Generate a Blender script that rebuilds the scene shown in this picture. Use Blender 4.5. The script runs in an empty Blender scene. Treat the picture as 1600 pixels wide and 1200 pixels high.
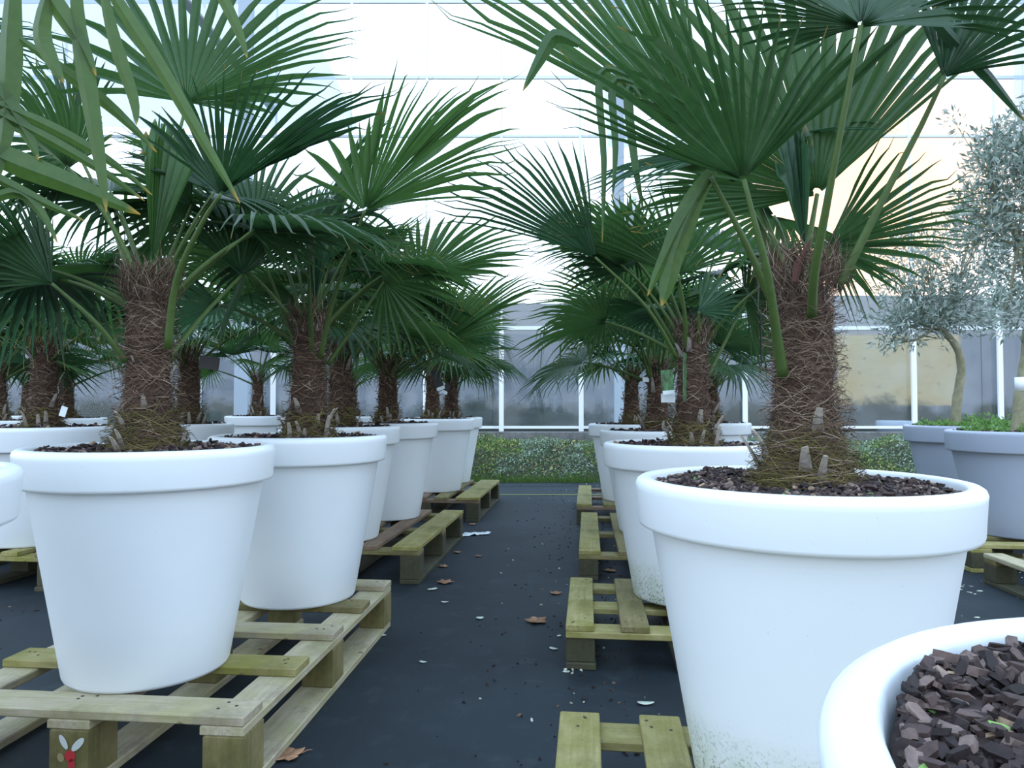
import bpy, math, random
from mathutils import Vector, Matrix, noise
C = bpy.context.scene.collection
PI = math.pi
F = 1120.0
PITCH = math.atan(33/F)
HC = 0.85

# ---------------------------------------------------------------- camera, sky, exposure
cam = bpy.data.objects.new('camera', bpy.data.cameras.new('camera'))
C.objects.link(cam)
cam.location = (0, 0, HC)
cam.rotation_euler = (PI/2 + PITCH, 0, 0)
cam.data.sensor_width = 36
cam.data.lens = 36*F/1600
cam.data.clip_start = 0.02
bpy.context.scene.camera = cam
vs = bpy.context.scene.view_settings
vs.view_transform = 'Standard'; vs.look = 'None'; vs.gamma = 1; vs.use_curve_mapping = False
vs.exposure = 0.0
SKY_STRENGTH = 1.22

w = bpy.data.worlds.new('sky'); bpy.context.scene.world = w; w.use_nodes = True
nt = w.node_tree; nt.nodes.clear()
def nd(t, kind, **kw):
    n = t.nodes.new(kind)
    for k, v in kw.items():
        if k in n.inputs.keys(): n.inputs[k].default_value = v
        else: setattr(n, k, v)
    return n
out = nd(nt, 'ShaderNodeOutputWorld'); bg = nd(nt, 'ShaderNodeBackground', Strength=SKY_STRENGTH)
tc = nd(nt, 'ShaderNodeTexCoord'); sep = nd(nt, 'ShaderNodeSeparateXYZ')
ramp = nd(nt, 'ShaderNodeValToRGB'); mr = nd(nt, 'ShaderNodeMapRange')
mr.inputs[1].default_value = -1; mr.inputs[2].default_value = 1
L = nt.links.new
L(tc.outputs['Generated'], sep.inputs[0]); L(sep.outputs[2], mr.inputs[0]); L(mr.outputs[0], ramp.inputs[0])
e = ramp.color_ramp.elements
e[0].position = 0.47; e[0].color = (0.12, 0.13, 0.14, 1)
e[1].position = 0.50; e[1].color = (1.75, 1.85, 2.05, 1)
q = ramp.color_ramp.elements.new(0.72); q.color = (1.55, 1.98, 2.5, 1)
q = ramp.color_ramp.elements.new(1.0); q.color = (1.5, 2.0, 2.75, 1)
sd = Vector((560/F, 1, 0.30)).normalized()
dt = nd(nt, 'ShaderNodeVectorMath', operation='DOT_PRODUCT'); dt.inputs[1].default_value = sd
nrm = nd(nt, 'ShaderNodeVectorMath', operation='NORMALIZE')
L(tc.outputs['Generated'], nrm.inputs[0]); L(nrm.outputs[0], dt.inputs[0])
gm = nd(nt, 'ShaderNodeMapRange'); gm.interpolation_type = 'SMOOTHSTEP'
gm.inputs[1].default_value = 0.975; gm.inputs[2].default_value = 1.0
L(dt.outputs['Value'], gm.inputs[0])
mx = nd(nt, 'ShaderNodeMix', data_type='RGBA')
L(gm.outputs[0], mx.inputs[0]); L(ramp.outputs[0], mx.inputs[6]); mx.inputs[7].default_value = (2.2, 1.25, 0.74, 1)
L(mx.outputs[2], bg.inputs[0]); L(bg.outputs[0], out.inputs[0])

# ---------------------------------------------------------------- helpers
def P(px, py, Y):
    dx = (px-800)/F; dz = (600-py)/F
    yy = math.cos(PITCH) - dz*math.sin(PITCH); zz = dz*math.cos(PITCH) + math.sin(PITCH)
    k = Y/yy
    return Vector((dx*k, Y, HC + zz*k))

class MB:
    def __init__(s): s.v = []; s.f = []; s.c = []; s.mi = []
    def vert(s, p, c=0.5): s.v.append(tuple(p)); s.c.append(c); return len(s.v)-1
    def face(s, *i, m=0): s.f.append(i); s.mi.append(m)
    def mesh(s, name, mats, smooth=False):
        me = bpy.data.meshes.new(name); me.from_pydata(s.v, [], s.f)
        at = me.attributes.new('tone', 'FLOAT', 'POINT'); at.data.foreach_set('value', s.c)
        if not isinstance(mats, (list, tuple)): mats = [mats]
        for m in mats: me.materials.append(m)
        me.polygons.foreach_set('material_index', s.mi)
        me.polygons.foreach_set('use_smooth', [smooth]*len(s.f))
        me.update(); return me
def obj(name, me, parent=None, loc=(0,0,0), rot=(0,0,0), kind=None):
    o = bpy.data.objects.new(name, me); C.objects.link(o)
    o.location = loc; o.rotation_euler = rot
    if parent: o.parent = parent
    if kind: o['kind'] = kind
    return o
def tag(o, label, cat, group=None):
    o['label'] = label; o['category'] = cat
    if group: o['group'] = group
    return o
def empty(name, loc, rz=0):
    o = bpy.data.objects.new(name, None); C.objects.link(o); o.location = loc; o.rotation_euler = (0,0,rz)
    o.empty_display_size = 0.1; return o
def box(mb, x0, x1, y0, y1, z0, z1, ch=0.0, tone=0.5, m=0):
    if ch <= 0:
        i = [mb.vert((x,y,z), tone) for z in (z0,z1) for x,y in ((x0,y0),(x1,y0),(x1,y1),(x0,y1))]
        for f in ((3,2,1,0),(4,5,6,7),(0,1,5,4),(1,2,6,5),(2,3,7,6),(3,0,4,7)): mb.face(*[i[k] for k in f], m=m)
        return
    a = []
    for z, k in ((z0,ch),(z0+ch,0),(z1-ch,0),(z1,ch)):
        a.append([mb.vert((x,y,z), tone) for x,y in ((x0+k,y0+k),(x1-k,y0+k),(x1-k,y1-k),(x0+k,y1-k))])
    mb.face(*a[0][::-1], m=m); mb.face(*a[3], m=m)
    for j in range(3):
        for k in range(4): mb.face(a[j][k], a[j][(k+1)%4], a[j+1][(k+1)%4], a[j+1][k], m=m)
def lathe(mb, prof, n=48, tone=0.5, cx=0, cy=0):
    rings = [[mb.vert((cx+r*math.cos(2*PI*k/n), cy+r*math.sin(2*PI*k/n), z), tone) for k in range(n)] for r, z in prof]
    for a, b in zip(rings, rings[1:]):
        for k in range(n): mb.face(a[k], a[(k+1)%n], b[(k+1)%n], b[k])
    return rings
def tube(mb, pts, rad, n=8, tone=0.5, flat=1.0):
    rings = []
    for i, p in enumerate(pts):
        d = (pts[min(i+1,len(pts)-1)] - pts[max(i-1,0)]).normalized()
        u = d.cross(Vector((0,1,0)) if abs(d.y) < .9 else Vector((1,0,0))).normalized(); v = d.cross(u)
        r = rad[i] if isinstance(rad, (list,tuple)) else rad
        rings.append([mb.vert(p + u*r*math.cos(2*PI*k/n) + v*r*flat*math.sin(2*PI*k/n), tone) for k in range(n)])
    for a, b in zip(rings, rings[1:]):
        for k in range(n): mb.face(a[k], a[(k+1)%n], b[(k+1)%n], b[k])
    mb.face(*rings[0][::-1]); mb.face(*rings[-1])
def bez(pts, n):
    out = []
    for i in range(n+1):
        t = i/n; q = [Vector(p) for p in pts]
        while len(q) > 1: q = [a.lerp(b, t) for a, b in zip(q, q[1:])]
        out.append(q[0])
    return out
def catmull(pts, u):
    n = len(pts)-1; x = min(max(u,0),1)*n; i = min(int(x), n-1); t = x-i
    p0, p1, p2, p3 = pts[max(i-1,0)], pts[i], pts[i+1], pts[min(i+2,n)]
    return 0.5*((2*p1) + (p2-p0)*t + (2*p0-5*p1+4*p2-p3)*t*t + (3*p1-p0-3*p2+p3)*t**3)

# ---------------------------------------------------------------- materials
def mat(name):
    m = bpy.data.materials.new(name); m.use_nodes = True
    t = m.node_tree; b = t.nodes['Principled BSDF']; return m, t, b
def rgbmix(t, fac, a, b):
    x = nd(t, 'ShaderNodeMix', data_type='RGBA')
    for s, v in ((0,fac),(6,a),(7,b)):
        if isinstance(v, bpy.types.NodeSocket): t.links.new(v, x.inputs[s])
        elif s == 0: x.inputs[0].default_value = v
        else: x.inputs[s].default_value = (*v, 1)
    return x.outputs[2]
def nz(t, scale, detail=4, rough=.6, vec=None, sc=None, coord='Object'):
    n = nd(t, 'ShaderNodeTexNoise', Scale=scale, Detail=detail, Roughness=rough)
    c = nd(t, 'ShaderNodeTexCoord'); v = c.outputs[coord]
    if sc:
        mp = nd(t, 'ShaderNodeMapping'); mp.inputs['Scale'].default_value = sc; t.links.new(v, mp.inputs[0]); v = mp.outputs[0]
    t.links.new(v, n.inputs['Vector']); return n.outputs[0]
def rng(t, v, a, b, c=0., d=1.):
    m = nd(t, 'ShaderNodeMapRange'); t.links.new(v, m.inputs[0])
    for i, x in enumerate((a,b,c,d)): m.inputs[i+1].default_value = x
    return m.outputs[0]
def mul(t, a, b, op='MULTIPLY'):
    m = nd(t, 'ShaderNodeMath', operation=op)
    for i, v in enumerate((a,b)):
        if isinstance(v, bpy.types.NodeSocket): t.links.new(v, m.inputs[i])
        else: m.inputs[i].default_value = v
    return m.outputs[0]
def attr(t, n='tone'):
    a = nd(t, 'ShaderNodeAttribute'); a.attribute_name = n; return a.outputs['Fac']
def bump(t, b, h, s=.4, d=.01):
    n = nd(t, 'ShaderNodeBump', Strength=s, Distance=d); t.links.new(h, n.inputs['Height']); t.links.new(n.outputs[0], b.inputs['Normal'])

def leafmat(name, c1, c2, tipc, trans=.35, spec=.4, rough=.42):
    # tone: position along the segment (0 hub, 1 tip)
    m, t, b = mat(name); l = t.links.new
    oi = nd(t, 'ShaderNodeObjectInfo')
    col = rgbmix(t, oi.outputs['Random'], c1, c2)
    n = nz(t, 60, 2, .5, coord='Object')
    col = rgbmix(t, rng(t, n, .35, .75, 0, .2), col, tuple(min(1, x*1.6) for x in c2))
    tn = attr(t)
    col = rgbmix(t, mul(t, rng(t, tn, .30, 0.0, 0, .5), 1), col, tuple(x*1.5 for x in c1))
    tf = rng(t, tn, .93, .985)
    col = rgbmix(t, tf, col, tipc)
    l(col, b.inputs['Base Color']); b.inputs['Roughness'].default_value = rough
    b.inputs['Specular IOR Level'].default_value = spec
    tr = nd(t, 'ShaderNodeBsdfTranslucent'); tcx = rgbmix(t, .5, (0,0,0), (0,0,0))
    hs = nd(t, 'ShaderNodeHueSaturation', Saturation=1.05, Value=1.7, Hue=.485); l(col, hs.inputs['Color']); l(hs.outputs[0], tr.inputs[0])
    ms = nd(t, 'ShaderNodeMixShader'); ms.inputs[0].default_value = trans
    l(b.outputs[0], ms.inputs[1]); l(tr.outputs[0], ms.inputs[2]); l(ms.outputs[0], t.nodes['Material Output'].inputs[0])
    return m
M = {}
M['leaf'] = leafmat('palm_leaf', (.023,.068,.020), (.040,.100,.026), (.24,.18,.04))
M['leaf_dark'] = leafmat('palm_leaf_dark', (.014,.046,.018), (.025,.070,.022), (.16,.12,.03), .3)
M['leaf_blue'] = leafmat('palm_leaf_blue', (.030,.080,.040), (.045,.11,.052), (.22,.2,.08), .25)
M['leaf_yellow'] = leafmat('palm_leaf_yellow', (.046,.10,.022), (.070,.13,.028), (.36,.24,.04), .35)
M['petiole'] = leafmat('palm_petiole', (.045,.085,.018), (.075,.125,.030), (.07,.1,.03), .05, .3, .5)

def simple(name, c, rough=.5, metal=0, spec=.5):
    m, t, b = mat(name); b.inputs['Base Color'].default_value = (*c,1); b.inputs['Roughness'].default_value = rough
    b.inputs['Metallic'].default_value = metal; b.inputs['Specular IOR Level'].default_value = spec; return m
def potmat(name, c, algae=0.0):
    m, t, b = mat(name)
    n = nz(t, 3, 3, .6)
    col = rgbmix(t, rng(t, n, .3, .8, 0, .5), c, tuple(x*.9 for x in c))
    sp = rng(t, nz(t, 190, 1, .5), .76, .80)
    col = rgbmix(t, mul(t, sp, .35), col, tuple(x*.55 for x in c))
    if algae:
        cc = nd(t, 'ShaderNodeTexCoord'); s = nd(t, 'ShaderNodeSeparateXYZ'); t.links.new(cc.outputs['Object'], s.inputs[0])
        low = rng(t, s.outputs[2], .16, .0)
        col = rgbmix(t, mul(t, mul(t, low, rng(t, nz(t, 16, 4, .7), .35, .7)), algae), col, (.38,.50,.25))
        col = rgbmix(t, mul(t, mul(t, low, rng(t, nz(t, 150, 2, .6), .55, .62)), algae), col, (.10,.14,.05))
    t.links.new(col, b.inputs['Base Color']); b.inputs['Roughness'].default_value = .38
    return m
M['pot_white'] = potmat('white_plastic', (.78,.83,.86))
M['pot_algae'] = potmat('white_plastic_algae', (.78,.83,.86), 1.0)
M['pot_grey'] = potmat('grey_plastic', (.36,.41,.50))
def tonemat(name, stops, rough=.9, noise_s=None, spec=.3, trans=0):
    m, t, b = mat(name); r = nd(t, 'ShaderNodeValToRGB')
    els = r.color_ramp.elements
    while len(els) < len(stops): els.new(.5)
    for i, (p, c) in enumerate(stops): els[i].position = p; els[i].color = (*c,1)
    t.links.new(attr(t), r.inputs[0]); col = r.outputs[0]
    if noise_s:
        n = nz(t, noise_s, 4, .7); col2 = rgbmix(t, rng(t, n, .3, .7, .15, .85), (0,0,0), (1,1,1))
        mm = nd(t, 'ShaderNodeMix', data_type='RGBA', blend_type='OVERLAY'); mm.inputs[0].default_value = .6
        t.links.new(col, mm.inputs[6]); t.links.new(col2, mm.inputs[7]); col = mm.outputs[2]
    t.links.new(col, b.inputs['Base Color']); b.inputs['Roughness'].default_value = rough; b.inputs['Specular IOR Level'].default_value = spec
    if trans:
        tr = nd(t, 'ShaderNodeBsdfTranslucent'); t.links.new(col, tr.inputs[0]); ms = nd(t, 'ShaderNodeMixShader'); ms.inputs[0].default_value = trans
        t.links.new(b.outputs[0], ms.inputs[1]); t.links.new(tr.outputs[0], ms.inputs[2]); t.links.new(ms.outputs[0], t.nodes['Material Output'].inputs[0])
    return m
M['bark_chips'] = tonemat('bark_chips', [(0,(.016,.011,.011)),(.5,(.065,.042,.038)),(.85,(.20,.145,.125)),(.93,(.30,.21,.14)),(.97,(.12,.28,.08)),(1,(.22,.38,.10))], .75, 90)
M['fibre'] = tonemat('palm_fibre', [(0,(.045,.028,.020)),(.45,(.105,.064,.042)),(.85,(.19,.13,.09)),(1,(.36,.28,.21))], .9)
M['trunk'] = tonemat('palm_trunk', [(0,(.030,.020,.015)),(.6,(.085,.052,.036)),(1,(.14,.095,.06))], .95, 70)
M['stub'] = tonemat('dry_leaf_base', [(0,(.07,.055,.045)),(.5,(.24,.21,.185)),(1,(.42,.38,.31))], .85, 60)
M['sheath'] = tonemat('dry_sheath', [(0,(.16,.10,.07)),(1,(.50,.42,.35))], .85, 80)
M['red_sheath'] = simple('red_sheath', (.07,.022,.015), .8)
M['moss'] = tonemat('moss_fibre', [(0,(.05,.04,.015)),(.5,(.10,.085,.030)),(1,(.20,.17,.06))], .95)
def woodmat(name, a, b_, g, amt, axis):
    m, t, b = mat(name)
    sc = (2,30,30) if axis == 0 else ((30,2,30) if axis == 1 else (25,25,2))
    oi = nd(t, 'ShaderNodeObjectInfo')
    n = nz(t, 3, 5, .65, sc=sc)
    col = rgbmix(t, rng(t, n, .3, .7), a, b_)
    col = rgbmix(t, mul(t, oi.outputs['Random'], .35), col, tuple(x*.7 for x in a))
    n2 = nz(t, 6, 4, .7)
    col = rgbmix(t, mul(t, rng(t, n2, .38, .62), amt), col, g)
    n4 = nz(t, 4.5, 5, .75, coord='Object')
    col = rgbmix(t, rng(t, n4, .52, .72, 0, .65), col, tuple(x*.42 for x in a))
    vo = nd(t, 'ShaderNodeTexVoronoi', Scale=9.0); c = nd(t, 'ShaderNodeTexCoord'); t.links.new(c.outputs['Object'], vo.inputs['Vector'])
    col = rgbmix(t, rng(t, vo.outputs['Distance'], .10, .06, 0, .7), col, (.09,.05,.03))
    t.links.new(col, b.inputs['Base Color']); b.inputs['Roughness'].default_value = .8
    bump(t, b, n, .3, .004); return m
for ax in (0,1,2):
    M['wood_pale%d'%ax] = woodmat('pallet_wood_pale', (.34,.285,.185), (.52,.465,.345), (.27,.26,.07), .45, ax)
    M['wood_green%d'%ax] = woodmat('pallet_wood_green', (.25,.215,.075), (.42,.37,.17), (.175,.165,.02), .8, ax)
    M['wood_olive%d'%ax] = woodmat('pallet_wood_olive', (.145,.115,.05), (.28,.235,.10), (.11,.105,.02), .7, ax)
    M['wood_brown%d'%ax] = woodmat('pallet_wood_brown', (.15,.095,.055), (.27,.19,.125), (.10,.07,.04), .3, ax)
    M['wood_dark%d'%ax] = woodmat('pallet_wood_dark', (.035,.03,.02), (.08,.07,.04), (.06,.07,.02), .5, ax)

# ---------------------------------------------------------------- ground
m, t, b = mat('ground_fabric')
n1 = nz(t, .9, 5, .6); n2 = nz(t, 9, 4, .65)
col = rgbmix(t, rng(t, n1, .35, .7), (.009,.015,.020), (.022,.034,.042))
col = rgbmix(t, mul(t, rng(t, n2, .55, .8), .5), col, (.050,.065,.075))
n3 = nz(t, 260, 1, .5)
col = rgbmix(t, rng(t, n3, .3, .7, 0, .25), col, (.01,.014,.016))
t.links.new(col, b.inputs['Base Color']); b.inputs['Roughness'].default_value = .68; b.inputs['Specular IOR Level'].default_value = .25
bump(t, b, n3, .25, .002)
M['fabric'] = m
mb = MB(); nx = 60
R = random.Random(3)
g = [[mb.vert((-14+28*i/nx, -4+16.6*j/nx, 0)) for i in range(nx+1)] for j in range(nx+1)]
for j in range(nx):
    for i in range(nx): mb.face(g[j][i], g[j][i+1], g[j+1][i+1], g[j+1][i])
obj('floor', mb.mesh('floor', M['fabric']), kind='structure')
mb = MB(); box(mb, -6, 6, 6.82, 6.836, .0005, .004)
obj('trim_1', mb.mesh('trim_1', simple('yellow_seam', (.42,.46,.10), .7)), kind='structure')
mb = MB(); box(mb, -6, 6, 7.5, 7.508, .0005, .003)
obj('trim_2', mb.mesh('trim_2', simple('dark_seam', (.012,.016,.018), .7)), kind='structure')

# ---------------------------------------------------------------- far concrete wall (outside)
m, t, b = mat('old_concrete')
cc = nd(t, 'ShaderNodeTexCoord'); s = nd(t, 'ShaderNodeSeparateXYZ'); t.links.new(cc.outputs['Object'], s.inputs[0])
X, Z = s.outputs[0], s.outputs[2]
n1 = nz(t, 1.1, 5, .65); n2 = nz(t, 1.6, 5, .6, sc=(3.5,1,.35))
col = rgbmix(t, rng(t, n1, .3, .7), (.175,.185,.21), (.26,.265,.285))
col = rgbmix(t, mul(t, rng(t, n2, .50, .70), .55), col, (.10,.105,.12))
n5 = nz(t, 22, 4, .7); col = rgbmix(t, rng(t, n5, .45, .75, 0, .35), col, (.30,.30,.31))
# paler above the rail: haze of the upper panes put into the wall colour
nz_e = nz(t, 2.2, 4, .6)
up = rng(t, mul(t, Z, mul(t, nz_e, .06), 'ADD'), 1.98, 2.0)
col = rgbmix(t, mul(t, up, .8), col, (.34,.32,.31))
# yellow render patch
e1 = mul(t, X, mul(t, rng(t, nz_e, 0, 1, -.25, .25), 0.9), 'ADD')
inx = mul(t, rng(t, e1, 4.9, 5.05), rng(t, e1, 7.05, 6.95))
inz = mul(t, rng(t, Z, .82, .86), rng(t, Z, 1.98, 1.93))
pat = mul(t, inx, inz)
ycol = rgbmix(t, rng(t, n1, .35, .7), (.50,.35,.155), (.52,.42,.26))
ycol = rgbmix(t, rng(t, nz(t, 5, 5, .7, sc=(1,1,2)), .60, .68, 0, .7), ycol, (.16,.15,.13))
col = rgbmix(t, pat, col, ycol)
# moss band at the foot
mz = mul(t, Z, mul(t, rng(t, nz(t, 1.3, 5, .7), .2, .8, -.35, .35), 1.0), 'ADD')
col = rgbmix(t, rng(t, mz, .97, .74, 0, .92), col, (.035,.045,.030))
t.links.new(col, b.inputs['Base Color']); b.inputs['Roughness'].default_value = .9; bump(t, b, n5, .08, .004)
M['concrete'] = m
wf = empty('wall_far', (0, 0, 0)); wf['kind'] = 'structure'
xs = [-14,-11.2,-8.5,-5.8,-2.9,-.3,2.4,4.9,7.35,10,12.6,15]
R = random.Random(5)
for a, c in zip(xs, xs[1:]):
    mb = MB(); h = 2.42 + R.uniform(-.03,.03) + (0.15 if a > 4 else 0)
    box(mb, a+.004, c-.004, 11.2+R.uniform(0,.02), 11.45, 0, h, .006)
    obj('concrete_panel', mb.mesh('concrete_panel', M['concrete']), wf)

mb = MB(); box(mb, -14, 15, 11.40, 11.5, 0, 2.35); obj('backing_slab', mb.mesh('backing_slab', M['concrete']), wf)  # unseen box added behind the panels so sky doesn't shine through the joints

# ---------------------------------------------------------------- glasshouse gable wall
YW = 9.5
M['white_bar'] = simple('white_painted_bar', (.86,.88,.90), .4)
M['galv_dull'] = simple('dull_galvanised', (.36,.43,.50), .55)
M['galv'] = simple('pale_galvanised', (.72,.78,.82), .45)
m, t, b = mat('concrete_kerb'); n = nz(t, 7, 5, .7)
col = rgbmix(t, rng(t, n, .3, .7), (.09,.095,.09), (.22,.22,.21)); t.links.new(col, b.inputs['Base Color']); b.inputs['Roughness'].default_value = .9
M['kerb'] = m
m, t, b = mat('greenhouse_glass'); t.nodes.remove(b)
tr = nd(t, 'ShaderNodeBsdfTransparent'); tr.inputs[0].default_value = (.93,.96,.97,1)
gl = nd(t, 'ShaderNodeBsdfGlossy', Roughness=.05); df = nd(t, 'ShaderNodeBsdfDiffuse'); df.inputs[0].default_value = (.75,.8,.85,1)
n = rng(t, nz(t, .9, 5, .65, sc=(1,1,1.6)), .45, .75, .01, .09)
m1 = nd(t, 'ShaderNodeMixShader'); m2 = nd(t, 'ShaderNodeMixShader'); m1.inputs[0].default_value = .02
t.links.new(tr.outputs[0], m1.inputs[1]); t.links.new(gl.outputs[0], m1.inputs[2])
t.links.new(n, m2.inputs[0]); t.links.new(m1.outputs[0], m2.inputs[1]); t.links.new(df.outputs[0], m2.inputs[2])
t.links.new(m2.outputs[0], t.nodes['Material Output'].inputs[0]); M['glass'] = m
wb = empty('wall_back', (0,0,0)); wb['kind'] = 'structure'
bars = [-11.2,-10.15,-9.1,-8.05,-7.0,-5.97,-5.05,-4.13,-3.15,-2.15,-1.14,-.14,.91,1.99,3.07,4.18,5.3,6.44,7.5,8.6,9.7,10.8]
mb = MB(); box(mb, -11.3, 10.9, YW-.08, YW+.12, 0, .50, .01); obj('kerb', mb.mesh('kerb', M['kerb']), wb)
zs = [.555, 1.87, 2.9, 4.45, 5.25, 6.3]; th = [.035,.05,.02,.035,.05,.08]
for z, h in zip(zs, th):
    mb = MB(); d0 = .03 if z < 2 else .008; box(mb, -11.3, 10.9, YW-d0, YW+d0+.01, z-h/2, z+h/2, .003)
    obj('transom', mb.mesh('transom', M['white_bar'] if z < 1 else M['galv']), wb)
mb = MB(); box(mb, -.031, .031, -.035, .0, .50, 1.84, .006); barme = mb.mesh('glazing_bar', M['white_bar'])
mb = MB(); box(mb, -.014, .014, -.01, .02, 1.9, 6.25, .004); barup = mb.mesh('upper_glazing_bar', M['white_bar'])
for x in bars:
    obj('glazing_bar', barme, wb, (x, YW-.035, 0)); obj('upper_glazing_bar', barup, wb, (x, YW-.03, 0))
for a, c in zip(bars, bars[1:]):
    for z0, z1 in zip(zs, zs[1:]):
        mb = MB(); box(mb, a+.03, c-.03, YW+.0, YW+.004, z0+.02, z1-.02)
        obj('pane', mb.mesh('pane', M['glass']), wb)
for px, Yc, wd in ((378, 8.95, .17), (968, 9.1, .13)):
    p = P(px, 650, Yc); mb = MB(); box(mb, p.x-wd/2, p.x+wd/2, Yc-.05, Yc+.05, 0, 6.3, .01)
    box(mb, p.x-wd/2-.05, p.x+wd/2+.05, Yc-.09, Yc+.09, 0, .02)
    tag(obj('steel_column', mb.mesh('steel_column', M['galv_dull'])), 'pale galvanised steel column at the glass wall, ' + ('behind the left-hand palms' if px < 500 else 'behind the right-hand row of palms'), 'column')

# roof: rafters and purlins of the glasshouse, rising to ridges
rf = empty('ceiling', (0,0,0)); rf['kind'] = 'structure'
def bar(a, b_, wd, mt, name, parent):
    a, b_ = Vector(a), Vector(b_); mb = MB(); d = (b_-a); l = d.length
    box(mb, 0, l, -wd/2, wd/2, -wd/2, wd/2, wd*.1)
    o = obj(name, mb.mesh(name, mt), parent); o.location = a
    o.rotation_euler = d.to_track_quat('X','Z').to_euler(); return o
for y in (9.4, 6.2, 3.0):
    for k, x0 in enumerate((-9.6,-3.2,3.2)):
        if y < 9: bar((x0,y,4.9),(x0+3.2,y,6.5),.05,M['galv'],'rafter',rf); bar((x0+3.2,y,6.5),(x0+6.4,y,4.9),.05,M['galv'],'rafter',rf)
        if y < 9: bar((x0,y,4.9),(x0+6.4,y,4.9),.05,M['galv'],'tie_beam',rf)
for x0 in (-9.6,-3.2,3.2,9.6): bar((x0,2,4.85),(x0,9.5,4.85),.12,M['galv'],'gutter',rf)
for x0 in (-6.4,0,6.4): bar((x0,2,6.5),(x0,9.5,6.5),.06,M['galv'],'ridge',rf)

# translucent plastic screens by the gable
m, t, b = mat('plastic_film'); b.inputs['Base Color'].default_value = (.62,.72,.80,1); b.inputs['Roughness'].default_value = .35
tr = nd(t, 'ShaderNodeBsdfTransparent'); ms = nd(t, 'ShaderNodeMixShader'); ms.inputs[0].default_value = .45
tr2 = nd(t, 'ShaderNodeBsdfTranslucent'); tr2.inputs[0].default_value = (.6,.72,.82,1); ms2 = nd(t, 'ShaderNodeMixShader'); ms2.inputs[0].default_value = .6
t.links.new(b.outputs[0], ms2.inputs[1]); t.links.new(tr2.outputs[0], ms2.inputs[2])
t.links.new(tr.outputs[0], ms.inputs[1]); t.links.new(ms2.outputs[0], ms.inputs[2]); t.links.new(ms.outputs[0], t.nodes['Material Output'].inputs[0]); M['film'] = m
def sheet(name, quad, Y, label):
    mb = MB(); n = 14
    a, b_, c, d = [P(x, y, Y) for x, y in quad]
    rows = []
    for j in range(n+1):
        row = []
        for i in range(n+1):
            p = a.lerp(b_, i/n).lerp(d.lerp(c, i/n), j/n); p.y += .04*math.sin(i*1.7+j*.2); row.append(p)
        rows.append(row)
    f = [[mb.vert(p) for p in r] for r in rows]; k = [[mb.vert(p+Vector((0,.004,0))) for p in r] for r in rows]
    for j in range(n):
        for i in range(n):
            mb.face(f[j][i], f[j][i+1], f[j+1][i+1], f[j+1][i]); mb.face(k[j][i], k[j+1][i], k[j+1][i+1], k[j][i+1])
    return tag(obj(name, mb.mesh(name, M['film'], True)), label, 'screen')
sheet('plastic_screen', [(-30,-60),(440,-60),(560,200),(-30,200)], 9.3, 'pale blue translucent screen with slanting edge, top left behind the palm crowns')
sheet('plastic_curtain', [(935,-60),(1000,-60),(985,230),(950,230)], 9.25, 'narrow translucent plastic curtain hanging high on the gable wall, right of centre')
sheet('plastic_curtain', [(1586,-60),(1650,-60),(1640,220),(1588,220)], 9.25, 'translucent plastic curtain hanging at the far right edge above the olive trees')

# ---------------------------------------------------------------- pots
def pot_mesh(name, mt, R_=.305, H=.567, rb=.195, lip=.092, n=72):
    k = R_/.305
    body = R_-.030*k; mb = MB()
    prof = [(0.001,.004),(rb-.03,.004),(rb-.015,0),(rb-.004,.002),(rb,.010)]
    prof += [(rb+(body-rb)*u, .010+(H-lip-.010)*u) for u in (.33,.66,.985)]
    prof += [(body, H-lip-.002),(body+.004,H-lip+.001),(R_-.011,H-lip+.001),(R_-.007,H-lip+.003),(R_-.005,H-lip+.009)]
    prof += [(R_-.001,H-.022),(R_,H-.014),(R_-.003,H-.006),(R_-.010,H-.001),(R_-.016,H),(R_-.023,H),(R_-.029,H-.002),(R_-.032,H-.007),(R_-.034,H-.02),(R_-.040,H-.07)]
    lathe(mb, prof, n); return mb.mesh(name, mt, True)
POT = {'white': pot_mesh('pot', M['pot_white']), 'algae': pot_mesh('pot', M['pot_algae']),
       'white_wide': pot_mesh('pot', M['pot_white'], .36, .567, .235, .115),
       'grey': pot_mesh('pot', M['pot_grey'], .36, .567, .235, .115)}

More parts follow.
